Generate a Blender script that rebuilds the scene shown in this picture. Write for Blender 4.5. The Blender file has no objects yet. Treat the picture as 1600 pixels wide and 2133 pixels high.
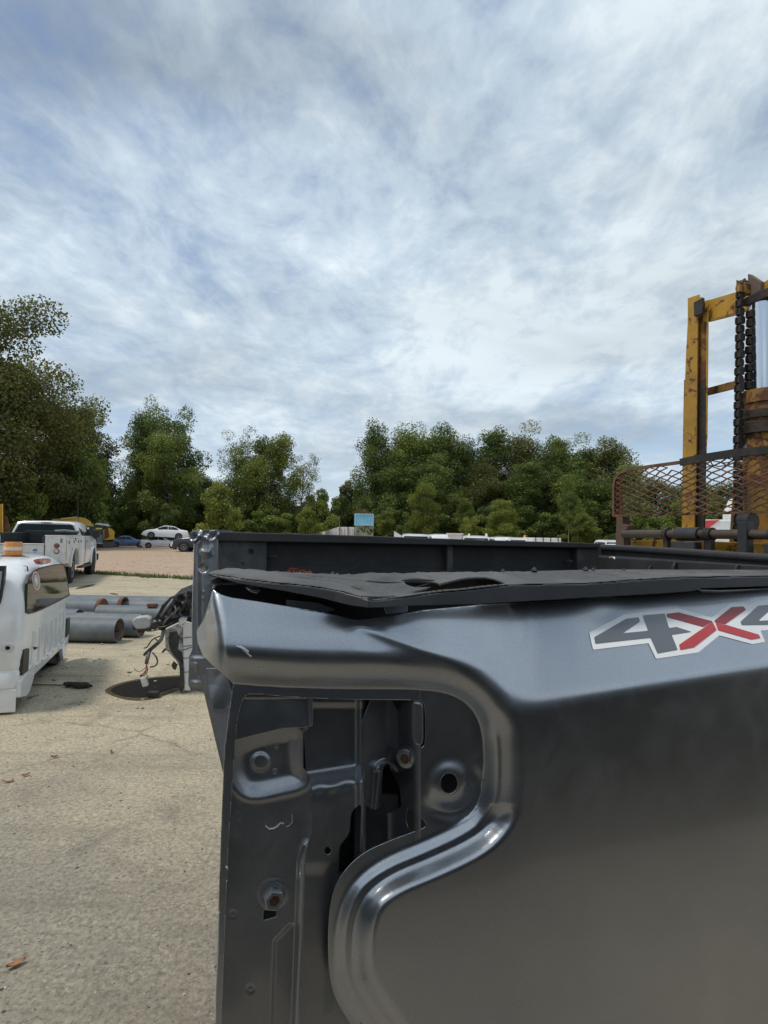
import bpy, math, random
import numpy as np
from mathutils import Vector, Matrix

SC = bpy.context.scene
COL = SC.collection
R = math.radians
rng = np.random.default_rng(7)
random.seed(7)

# ------------------------------------------------------------------ camera
F = 1200.0                      # focal length in photo pixels (1600 wide)
CAM = Vector((0.0, 0.0, 1.55))
PITCH, ROLL = 0.0412, 0.020
_f = Vector((0, math.cos(PITCH), math.sin(PITCH)))
_r0 = Vector((1, 0, 0)); _u0 = Vector((0, -math.sin(PITCH), math.cos(PITCH)))
_r = _r0 * math.cos(ROLL) + _u0 * math.sin(ROLL)
_u = -_r0 * math.sin(ROLL) + _u0 * math.cos(ROLL)
cam_d = bpy.data.cameras.new("camera")
cam_d.sensor_fit = 'HORIZONTAL'; cam_d.sensor_width = 36.0
cam_d.lens = F / 1600 * 36.0
cam_d.clip_start = 0.02; cam_d.clip_end = 3000
cam = bpy.data.objects.new("camera", cam_d); COL.objects.link(cam)
m = Matrix((( _r.x, _u.x, -_f.x, CAM.x), (_r.y, _u.y, -_f.y, CAM.y), (_r.z, _u.z, -_f.z, CAM.z), (0, 0, 0, 1)))
cam.matrix_world = m
SC.camera = cam

# ------------------------------------------------------------------ colour management
SC.view_settings.view_transform = 'Standard'
SC.view_settings.look = 'None'
SC.view_settings.exposure = 0.22
SC.view_settings.gamma = 1.0
SC.view_settings.use_curve_mapping = False
try:
    SC.cycles.max_bounces = 8; SC.cycles.transparent_max_bounces = 12
    SC.cycles.diffuse_bounces = 3; SC.cycles.glossy_bounces = 4
except Exception:
    pass

# ------------------------------------------------------------------ world: Nishita sky seen through a layer of cloud
SUN_AZ = R(-112.0)      # compass angle from +Y, clockwise positive: the sun stands high on the left
SUN_EL = R(64.0)
world = bpy.data.worlds.new("World"); SC.world = world
world.use_nodes = True
nt = world.node_tree; nt.nodes.clear()
def N(tree, typ, **kw):
    n = tree.nodes.new(typ)
    for k, v in kw.items():
        if k.startswith('i_'):
            key = k[2:].replace('_', ' ')
            n.inputs[key].default_value = v
        else:
            setattr(n, k, v)
    return n
def L(tree, a, b): tree.links.new(a, b)
def math_node(tree, op, a=None, b=None, c=None, clamp=False):
    n = tree.nodes.new('ShaderNodeMath'); n.operation = op; n.use_clamp = clamp
    for i, v in enumerate((a, b, c)):
        if v is None: continue
        if isinstance(v, (int, float)): n.inputs[i].default_value = v
        else: tree.links.new(v, n.inputs[i])
    return n.outputs[0]
def ramp(tree, fac, stops, interp='LINEAR'):
    n = tree.nodes.new('ShaderNodeValToRGB'); n.color_ramp.interpolation = interp
    cr = n.color_ramp
    while len(cr.elements) < len(stops): cr.elements.new(0.5)
    for e, (p, c) in zip(cr.elements, stops):
        e.position = p
        e.color = (c, c, c, 1) if isinstance(c, (int, float)) else (*c, 1)
    tree.links.new(fac, n.inputs[0])
    return n.outputs[0]
def noise(tree, vec, scale, detail=4, rough=0.5, distort=0.0, out=0, dims='3D'):
    n = tree.nodes.new('ShaderNodeTexNoise'); n.noise_dimensions = dims
    n.inputs['Scale'].default_value = scale; n.inputs['Detail'].default_value = detail
    n.inputs['Roughness'].default_value = rough; n.inputs['Distortion'].default_value = distort
    if vec is not None: tree.links.new(vec, n.inputs['Vector'])
    return n.outputs[out]
def mixc(tree, fac, a, b, blend='MIX'):
    n = tree.nodes.new('ShaderNodeMix'); n.data_type = 'RGBA'; n.blend_type = blend
    for i, v in ((0, fac), (6, a), (7, b)):
        if isinstance(v, (int, float)): n.inputs[i].default_value = v
        elif isinstance(v, tuple): n.inputs[i].default_value = (*v, 1)
        else: tree.links.new(v, n.inputs[i])
    return n.outputs[2]
def mapping(tree, vec, scale=(1, 1, 1), rot=(0, 0, 0), loc=(0, 0, 0)):
    n = tree.nodes.new('ShaderNodeMapping')
    n.inputs['Scale'].default_value = scale; n.inputs['Rotation'].default_value = rot
    n.inputs['Location'].default_value = loc
    tree.links.new(vec, n.inputs['Vector']); return n.outputs[0]

sky = N(nt, 'ShaderNodeTexSky', sky_type='NISHITA', sun_disc=False)
sky.sun_elevation = SUN_EL; sky.sun_rotation = SUN_AZ; sky.altitude = 250
sky.air_density = 1.0; sky.dust_density = 0.8; sky.ozone_density = 1.6
bg_sky = N(nt, 'ShaderNodeBackground', i_Strength=0.13)
L(nt, sky.outputs[0], bg_sky.inputs[0])
tc = N(nt, 'ShaderNodeTexCoord')
sep = N(nt, 'ShaderNodeSeparateXYZ'); L(nt, tc.outputs['Generated'], sep.inputs[0])
zz = math_node(nt, 'ADD', math_node(nt, 'MAXIMUM', sep.outputs[2], 0.0), 0.14)
cx = math_node(nt, 'DIVIDE', sep.outputs[0], zz); cy = math_node(nt, 'DIVIDE', sep.outputs[1], zz)
comb = N(nt, 'ShaderNodeCombineXYZ'); L(nt, cx, comb.inputs[0]); L(nt, cy, comb.inputs[1])
cv = comb.outputs[0]
big = noise(nt, mapping(nt, cv, (0.55, 0.42, 1), (0, 0, R(25)), (3.1, 7.4, 0)), 1.3, 3, 0.5, 0.3)
med = noise(nt, mapping(nt, cv, (0.9, 0.55, 1), (0, 0, R(-32)), (1.7, 2.2, 0)), 3.2, 10, 0.62, 0.5)
fine = noise(nt, mapping(nt, cv, (1.0, 0.8, 1), (0, 0, R(15)), (9.0, 0.3, 0)), 11.0, 8, 0.62, 0.4)
dens = math_node(nt, 'ADD', math_node(nt, 'MULTIPLY', big, 0.44), math_node(nt, 'ADD', math_node(nt, 'MULTIPLY', med, 0.39), math_node(nt, 'MULTIPLY', fine, 0.17)))
mask = ramp(nt, dens, [(0.35, 0.25), (0.43, 0.80), (0.48, 0.98), (0.6, 1.0)])
ccol = ramp(nt, dens, [(0.36, (0.30, 0.39, 0.51)), (0.43, (0.37, 0.46, 0.565)), (0.50, (0.48, 0.575, 0.665)), (0.57, (0.67, 0.75, 0.80))])
shade = noise(nt, mapping(nt, cv, (0.5, 0.9, 1), (0, 0, R(-40)), (5.0, 1.0, 0)), 1.5, 5, 0.5, 0.4)
shv = ramp(nt, shade, [(0.34, 0.70), (0.50, 0.96), (0.66, 1.08)])
ccol = mixc(nt, 1.0, ccol, shv, 'MULTIPLY')
hz = ramp(nt, sep.outputs[2], [(0.0, 0.6), (0.16, 0.30), (0.40, 0.0)])
ccol = mixc(nt, hz, ccol, (0.56, 0.67, 0.77))
bg_c = N(nt, 'ShaderNodeBackground', i_Strength=1.0); L(nt, ccol, bg_c.inputs[0])
mx = N(nt, 'ShaderNodeMixShader'); L(nt, mask, mx.inputs[0]); L(nt, bg_sky.outputs[0], mx.inputs[1]); L(nt, bg_c.outputs[0], mx.inputs[2])
wo = N(nt, 'ShaderNodeOutputWorld'); L(nt, mx.outputs[0], wo.inputs[0])

# ------------------------------------------------------------------ sun behind thin cloud: soft
sun_d = bpy.data.lights.new("sun", 'SUN'); sun_d.energy = 2.1; sun_d.angle = R(11.0); sun_d.color = (1.0, 0.94, 0.84)
sun = bpy.data.objects.new("sun", sun_d); COL.objects.link(sun)
sd = Vector((math.sin(SUN_AZ) * math.cos(SUN_EL), math.cos(SUN_AZ) * math.cos(SUN_EL), math.sin(SUN_EL)))
sun.rotation_euler = (-sd).to_track_quat('-Z', 'Y').to_euler()
sun.location = sd * 50

# ================================================================== helpers
Rv, Uv, Fv, Cv = (np.array(v) for v in (_r, _u, _f, CAM))
def rays(px, py):
    px = np.asarray(px, float); py = np.asarray(py, float)
    return Fv + np.multiply.outer((px - 800) / F, Rv) - np.multiply.outer((py - 1066.5) / F, Uv)
class Plane:
    """a vertical plane through (x, y) running along angle deg; its normal faces the camera side"""
    def __init__(s, x, y, deg, lean=0.0):
        a = R(deg); s.p = np.array([x, y, 0.0]); s.l = np.array([math.cos(a), math.sin(a), 0])
        n = np.array([math.sin(a), -math.cos(a), 0.0])
        if np.dot(n, Cv * [1, 1, 0] - s.p) < 0: n = -n
        if lean: n = n * math.cos(lean) + np.array([0, 0, 1.0]) * math.sin(lean)
        s.n = n
    def S(s, px, py, h=0.0):
        d = rays(px, py)
        t = (h - (Cv - s.p) @ s.n) / (d @ s.n)
        return Cv + d * t[..., None]
def ground_pt(px, py, z=0.0):
    d = rays(px, py); t = (z - Cv[2]) / d[..., 2]
    return Cv + d * t[..., None]
def sp(pl, x, y, h=0.0): return Vector(pl.S(np.array([x]), np.array([y]), np.array([h]))[0])

def sdf_poly(X, Y, poly):
    """signed distance to a closed polygon, positive inside"""
    P = np.array(poly, float); Q = np.roll(P, -1, 0)
    shp = X.shape; x = X.ravel(); y = Y.ravel()
    d2 = np.full(x.shape, 1e18); ins = np.zeros(x.shape, bool)
    for (ax, ay), (bx, by) in zip(P, Q):
        ex, ey = bx - ax, by - ay; L2 = ex * ex + ey * ey + 1e-12
        t = np.clip(((x - ax) * ex + (y - ay) * ey) / L2, 0, 1)
        d2 = np.minimum(d2, (x - ax - t * ex) ** 2 + (y - ay - t * ey) ** 2)
        c = ((ay > y) != (by > y))
        with np.errstate(divide='ignore', invalid='ignore'):
            xi = ax + (y - ay) * ex / (ey if abs(ey) > 1e-12 else 1e-12)
        ins ^= c & (x < xi)
    d = np.sqrt(d2); return np.where(ins, d, -d).reshape(shp)
def smooth_poly(pts, it=2):
    """Chaikin rounding of a closed outline"""
    P = np.array(pts, float)
    for _ in range(it):
        Q = np.roll(P, -1, 0)
        P = np.stack([P * .75 + Q * .25, P * .25 + Q * .75], 1).reshape(-1, 2)
    return P.tolist()
def sdf_circ(X, Y, cx, cy, rx, ry=None):
    ry = ry or rx
    r = np.sqrt(((X - cx) / rx) ** 2 + ((Y - cy) / ry) ** 2)
    return (1 - r) * min(rx, ry)
def sstep(a, b, x):
    t = np.clip((x - a) / (b - a), 0, 1); return t * t * (3 - 2 * t)
def softplus(v, w): return np.where(v > 20 * w, v, w * np.log1p(np.exp(np.clip(v / w, -40, 40))))

def link(name, me, mat=None, parent=None, smooth=True):
    if mat is not None and len(me.materials) == 0: me.materials.append(mat)
    if smooth and len(me.polygons): me.polygons.foreach_set('use_smooth', [True] * len(me.polygons))
    o = bpy.data.objects.new(name, me); COL.objects.link(o)
    if parent is not None: o.parent = parent
    return o
def mesh_from(name, V, Fc):
    me = bpy.data.meshes.new(name)
    me.from_pydata([tuple(v) for v in V], [], [tuple(f) for f in Fc]); me.update()
    return me
def sheet(name, xs, ys, pos, keep, mat, parent, thick=0.002, hfun=None, bevel=False):
    """a pressed sheet: grid over (xs, ys), clipped to keep(X, Y) > 0, put in the world by pos(X, Y)"""
    X, Y = np.meshgrid(xs, ys); D = keep(X, Y)
    ny, nx = X.shape
    pts = list(zip(X.ravel(), Y.ravel())); Df = D.ravel()
    idx = np.arange(nx * ny).reshape(ny, nx)
    a, b, c, d = idx[:-1, :-1], idx[:-1, 1:], idx[1:, 1:], idx[1:, :-1]
    pos4 = np.stack([Df[a], Df[b], Df[c], Df[d]], -1) > 0
    allin = pos4.all(-1); anyin = pos4.any(-1) & ~allin
    faces = [tuple(q) for q in np.stack([a, b, c, d], -1)[allin].tolist()]
    cache = {}
    def cut(i, j):
        k = (min(i, j), max(i, j))
        if k not in cache:
            t = Df[i] / (Df[i] - Df[j]); t = min(max(t, 0.02), 0.98)
            pts.append((pts[i][0] + t * (pts[j][0] - pts[i][0]), pts[i][1] + t * (pts[j][1] - pts[i][1])))
            cache[k] = len(pts) - 1
        return cache[k]
    for q in np.stack([a, b, c, d], -1)[anyin].tolist():
        for tri in ((q[0], q[1], q[2]), (q[0], q[2], q[3])):
            out = []
            for i in range(3):
                p, n_ = tri[i], tri[(i + 1) % 3]
                if Df[p] > 0: out.append(p)
                if (Df[p] > 0) != (Df[n_] > 0): out.append(cut(p, n_))
            if len(out) >= 3: faces.append(tuple(out))
    P = np.array(pts); used = np.unique(np.concatenate([np.array(f) for f in faces])) if faces else np.array([], int)
    remap = -np.ones(len(P), int); remap[used] = np.arange(len(used))
    V = pos(P[used, 0], P[used, 1])
    me = mesh_from(name, V.tolist(), [[int(remap[i]) for i in f][::-1] for f in faces])
    o = link(name, me, mat, parent)
    if thick:
        md = o.modifiers.new('thickness', 'SOLIDIFY'); md.thickness = thick; md.offset = -1.0; md.use_rim = True
        md.use_quality_normals = False
    return o
def arange(a, b, s): return np.arange(a, b + s * 0.5, s)

def prism(name, pl, pts, h0, h1, mat, parent=None, smooth=False, bev=0.0):
    """outline in photo pixels on a plane, extruded between two distances from that plane (h1 nearer the viewer)"""
    P = np.array(pts, float); n = len(P)
    A = pl.S(P[:, 0], P[:, 1], np.full(n, float(h1))); B = A - pl.n * (h1 - h0)
    area = sum(P[i][0] * P[(i + 1) % n][1] - P[(i + 1) % n][0] * P[i][1] for i in range(n))
    V = [tuple(v) for v in A] + [tuple(v) for v in B]
    f = list(range(n)); Fc = [f[::-1] if area > 0 else f, [i + n for i in (f if area > 0 else f[::-1])]]
    for i in range(n):
        j = (i + 1) % n
        Fc.append((i, j, j + n, i + n) if area > 0 else (j, i, i + n, j + n))
    me = mesh_from(name, V, Fc); o = link(name, me, mat, parent, smooth)
    if bev:
        b = o.modifiers.new('bevel', 'BEVEL'); b.width = bev; b.segments = 2; b.limit_method = 'ANGLE'
    return o
class MB:
    def __init__(s): s.v = []; s.f = []
    def add(s, V, Fc):
        o = len(s.v); s.v += [tuple(v) for v in V]; s.f += [tuple(i + o for i in f) for f in Fc]; return s
    def box(s, c, d, M=None):
        V = [Vector((c[0] + sx * d[0] / 2, c[1] + sy * d[1] / 2, c[2] + sz * d[2] / 2)) for sx in (-1, 1) for sy in (-1, 1) for sz in (-1, 1)]
        if M: V = [M @ v for v in V]
        return s.add(V, [(0, 1, 3, 2), (4, 6, 7, 5), (0, 4, 5, 1), (2, 3, 7, 6), (0, 2, 6, 4), (1, 5, 7, 3)])
    def tube(s, pts, r, n=8, cap=True):
        pts = [Vector(p) for p in pts]; rs = r if isinstance(r, (list, tuple)) else [r] * len(pts)
        V = []; prev = None
        for i, p in enumerate(pts):
            t = (pts[min(i + 1, len(pts) - 1)] - pts[max(i - 1, 0)]).normalized()
            if prev is None: a = t.orthogonal().normalized()
            else: a = (prev - t * prev.dot(t)).normalized()
            prev = a; b = t.cross(a)
            for k in range(n):
                an = 2 * math.pi * k / n; V.append(p + (a * math.cos(an) + b * math.sin(an)) * rs[i])
        Fc = []
        for i in range(len(pts) - 1):
            for k in range(n):
                Fc.append((i * n + k, i * n + (k + 1) % n, (i + 1) * n + (k + 1) % n, (i + 1) * n + k))
        if cap: Fc.append(tuple(range(n))[::-1]); Fc.append(tuple((len(pts) - 1) * n + k for k in range(n)))
        return s.add(V, Fc)
    def lathe(s, o, axis, prof, n=24):
        """prof: (along, radius) pairs"""
        o = Vector(o); ax = Vector(axis).normalized(); a = ax.orthogonal().normalized(); b = ax.cross(a)
        V = []; Fc = []
        for (t, r) in prof:
            for k in range(n):
                an = 2 * math.pi * k / n; V.append(o + ax * t + (a * math.cos(an) + b * math.sin(an)) * r)
        for i in range(len(prof) - 1):
            for k in range(n):
                Fc.append((i * n + k, i * n + (k + 1) % n, (i + 1) * n + (k + 1) % n, (i + 1) * n + k))
        return s.add(V, Fc)
    def loft(s, rings, closed=True, caps=True):
        n = len(rings[0]); V = [v for r in rings for v in r]; Fc = []
        for i in range(len(rings) - 1):
            for k in range(n if closed else n - 1):
                Fc.append((i * n + k, i * n + (k + 1) % n, (i + 1) * n + (k + 1) % n, (i + 1) * n + k))
        if caps: Fc.append(tuple(range(n))[::-1]); Fc.append(tuple((len(rings) - 1) * n + k for k in range(n)))
        return s.add(V, Fc)
    def build(s, name, mat, parent=None, smooth=False, bev=0.0, M=None, fixn=True):
        me = mesh_from(name, [M @ Vector(v) for v in s.v] if M else s.v, s.f)
        if fixn:
            import bmesh
            bm = bmesh.new(); bm.from_mesh(me); bmesh.ops.recalc_face_normals(bm, faces=bm.faces); bm.to_mesh(me); bm.free()
        o = link(name, me, mat, parent, smooth)
        if smooth and smooth != 'all':
            try: me.set_sharp_from_angle(angle=R(38))
            except Exception: pass
        if bev:
            b = o.modifiers.new('bevel', 'BEVEL'); b.width = bev; b.segments = 2; b.limit_method = 'ANGLE'; b.angle_limit = R(40)
        return o
def thing(name, label, cat, loc=(0, 0, 0), group=None, rz=0.0):
    o = bpy.data.objects.new(name, None); COL.objects.link(o); o.empty_display_size = 0.1
    o.location = loc; o.rotation_euler = (0, 0, rz)
    o['label'] = label; o['category'] = cat
    if group: o['group'] = group
    return o
def tag(o, label=None, cat=None, group=None, kind=None):
    if label: o['label'] = label
    if cat: o['category'] = cat
    if group: o['group'] = group
    if kind: o['kind'] = kind
    return o
def fix_parent(root):
    """children were built in world space: keep them there although the root Empty stands at the thing's base"""
    inv = (Matrix.Translation(root.location) @ root.rotation_euler.to_matrix().to_4x4()).inverted()
    for o in COL.objects:
        if o.parent == root: o.matrix_parent_inverse = inv
def kids(o): return [c for c in COL.objects if c.parent == o]
def copy_tree(o, parent=None):
    c = o.copy(); COL.objects.link(c)
    if parent is not None: c.parent = parent
    for ch in CH.get(o.name, []): copy_tree(ch, c)
    return c
CH = {}
def index_children():
    CH.clear()
    for o in COL.objects:
        if o.parent: CH.setdefault(o.parent.name, []).append(o)

# ================================================================== materials
MATS = {}
def new_mat(name):
    m_ = bpy.data.materials.new(name); m_.use_nodes = True; MATS[name] = m_
    t = m_.node_tree; b = t.nodes['Principled BSDF']
    return m_, t, b
def objc(t): return N(t, 'ShaderNodeTexCoord').outputs['Object']
def bump(t, b, h, strength=0.3, dist=0.01):
    n = t.nodes.new('ShaderNodeBump'); n.inputs['Strength'].default_value = strength; n.inputs['Distance'].default_value = dist
    t.links.new(h, n.inputs['Height']); t.links.new(n.outputs[0], b.inputs['Normal'])
def simple(name, col, rough=0.6, metal=0.0, var=0.12, scale=4.0, bumpk=0.0, bscale=60.0, coat=0.0, dirt=None, dirt_amt=0.5, rust=0.0, rust_scale=3.0, spec=0.5, dark=None, dirt_scale=2.0):
    """paint or plain surface with grain, optional dirt and rust patches"""
    m_, t, b = new_mat(name); v = objc(t)
    n1 = noise(t, v, scale, 6, 0.6)
    c = mixc(t, ramp(t, n1, [(0.3, 0.0), (0.7, 1.0)]), tuple(x * (1 - var) for x in col), tuple(min(1, x * (1 + var)) for x in col))
    r = rough
    if dirt:
        n2 = noise(t, v, dirt_scale, 8, 0.65, 0.4)
        c = mixc(t, ramp(t, n2, [(0.45, 0.0), (0.68, dirt_amt)]), c, dirt)
    b.inputs['Metallic'].default_value = metal
    if rust:
        n3 = noise(t, v, rust_scale, 9, 0.68, 0.6)
        mk = ramp(t, n3, [(1 - rust - 0.02, 0.0), (1 - rust + 0.015, 1.0)])
        rc = mixc(t, noise(t, v, 30, 5, 0.7), (0.05, 0.018, 0.008), (0.19, 0.075, 0.032))
        c = mixc(t, mk, c, rc)
        L(t, math_node(t, 'ADD', math_node(t, 'MULTIPLY', mk, 0.9 - rough), rough), b.inputs['Roughness'])
        if metal: L(t, math_node(t, 'MULTIPLY', math_node(t, 'SUBTRACT', 1.0, mk), metal), b.inputs['Metallic'])
    else:
        n4 = noise(t, v, scale * 5, 4, 0.6)
        L(t, math_node(t, 'ADD', math_node(t, 'MULTIPLY', n4, 0.18), max(rough - 0.09, 0.02)), b.inputs['Roughness'])
    L(t, c, b.inputs['Base Color'])
    b.inputs['Coat Weight'].default_value = coat; b.inputs['Coat Roughness'].default_value = 0.08
    b.inputs['Specular IOR Level'].default_value = spec
    if bumpk: bump(t, b, noise(t, v, bscale, 5, 0.6), bumpk, 0.01)
    return m_

# gunmetal metallic truck paint
def mk_paint(name, col, rough, dust, blotch=True):
    m_, t, b = new_mat(name); v = objc(t)
    fl = noise(t, v, 900, 2, 0.5); fl2 = ramp(t, fl, [(0.35, 0.86), (0.7, 1.16)])
    n1 = noise(t, v, 5, 5, 0.6)
    c = mixc(t, 1.0, mixc(t, n1, tuple(x * .92 for x in col), tuple(x * 1.06 for x in col)), fl2, 'MULTIPLY')
    d = ramp(t, noise(t, v, 9, 9, 0.7, 0.5), [(0.42, 0.0), (0.75, dust)])
    sc = ramp(t, noise(t, mapping(t, v, (3, 3, 14), (0.3, 0.4, 0.2)), 22, 3, 0.8), [(0.70, 0.0), (0.78, dust * 0.8)])
    c = mixc(t, d, c, (0.30, 0.27, 0.23)); c = mixc(t, sc, c, (0.3, 0.29, 0.28))
    L(t, c, b.inputs['Base Color'])
    L(t, math_node(t, 'SUBTRACT', 0.95, math_node(t, 'ADD', d, sc)), b.inputs['Metallic'])
    L(t, math_node(t, 'ADD', math_node(t, 'MULTIPLY', math_node(t, 'ADD', d, math_node(t, 'MULTIPLY', n1, 0.1)), 0.6), rough), b.inputs['Roughness'])
    b.inputs['Coat Weight'].default_value = 0.8; b.inputs['Coat Roughness'].default_value = 0.07
    bump(t, b, noise(t, v, 650, 2, 0.5), 0.05, 0.0006)
    return m_
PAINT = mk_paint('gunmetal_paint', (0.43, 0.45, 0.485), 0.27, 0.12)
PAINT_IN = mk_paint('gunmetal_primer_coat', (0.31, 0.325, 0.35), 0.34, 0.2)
LINER = simple('sprayed_bed_liner', (0.022, 0.022, 0.024), 0.6, var=0.25, scale=14, bumpk=0.3, bscale=350, dirt=(0.075, 0.072, 0.068), dirt_amt=0.3, dirt_scale=5)
CAP_EDGE = simple('smooth_cap_edge', (0.056, 0.058, 0.064), 0.5, var=0.15, scale=6, bumpk=0.12, bscale=500, dirt=(0.11, 0.105, 0.10), dirt_amt=0.3, dirt_scale=8)
LINER_TOP = simple('weathered_rail_cap', (0.056, 0.056, 0.057), 0.6, var=0.25, scale=9, bumpk=0.4, bscale=240, dirt=(0.16, 0.155, 0.145), dirt_amt=0.55, dirt_scale=7)
RUBBER = simple('tyre_rubber', (0.022, 0.022, 0.023), 0.85, bumpk=0.2)
BLACK = simple('black_plastic', (0.02, 0.02, 0.022), 0.5, dirt=(0.08, 0.075, 0.07), dirt_amt=0.4)
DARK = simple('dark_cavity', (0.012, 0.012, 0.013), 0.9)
STEEL = simple('worn_steel', (0.28, 0.28, 0.29), 0.42, 0.9, rust=0.28, rust_scale=18)
RUST = simple('rusted_steel', (0.15, 0.06, 0.028), 0.85, var=0.4, scale=12, bumpk=0.4, bscale=80, dirt=(0.05, 0.03, 0.02), dirt_amt=0.7)
CHROME = simple('chrome_rod', (0.62, 0.65, 0.70), 0.06, 1.0, var=0.03, scale=2)
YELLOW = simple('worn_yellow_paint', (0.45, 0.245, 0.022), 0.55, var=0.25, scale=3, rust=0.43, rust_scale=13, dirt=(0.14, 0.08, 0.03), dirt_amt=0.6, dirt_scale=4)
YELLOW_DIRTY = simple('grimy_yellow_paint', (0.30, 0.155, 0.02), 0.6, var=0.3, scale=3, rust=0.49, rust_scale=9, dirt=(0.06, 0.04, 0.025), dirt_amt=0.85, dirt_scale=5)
GREASE = simple('greasy_black_steel', (0.022, 0.02, 0.018), 0.48, 0.2, dirt=(0.09, 0.055, 0.03), dirt_amt=0.6, dirt_scale=12, bumpk=0.3)
SHAFT = simple('brown_greased_shaft', (0.075, 0.058, 0.046), 0.5, 0.3, dirt=(0.13, 0.08, 0.05), dirt_amt=0.7, dirt_scale=6, bumpk=0.2)
WHITE = simple('white_vehicle_paint', (0.80, 0.81, 0.82), 0.3, var=0.03, coat=0.6, dirt=(0.48, 0.45, 0.40), dirt_amt=0.28, dirt_scale=3)
WHITE_OLD = simple('chalky_white_paint', (0.66, 0.66, 0.64), 0.5, var=0.05, dirt=(0.36, 0.33, 0.28), dirt_amt=0.45, dirt_scale=4, rust=0.30, rust_scale=5)
WHITE_RACK = simple('flat_white_panel', (0.7, 0.7, 0.7), 0.55, var=0.05, dirt=(0.4, 0.38, 0.34), dirt_amt=0.4)
def mk_glass(name, col=(0.012, 0.016, 0.015), rough=0.04):
    m_, t, b = new_mat(name); b.inputs['Base Color'].default_value = (*col, 1); b.inputs['Roughness'].default_value = rough
    b.inputs['IOR'].default_value = 1.33; b.inputs['Specular IOR Level'].default_value = 0.4
    return m_
GLASS = mk_glass('tinted_glass'); GLASS_G = mk_glass('green_windscreen', (0.12, 0.22, 0.17), 0.12)
def flat(name, col, rough=0.5, metal=0.0):
    return simple(name, col, rough, metal, var=0.06, scale=20)
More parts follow.
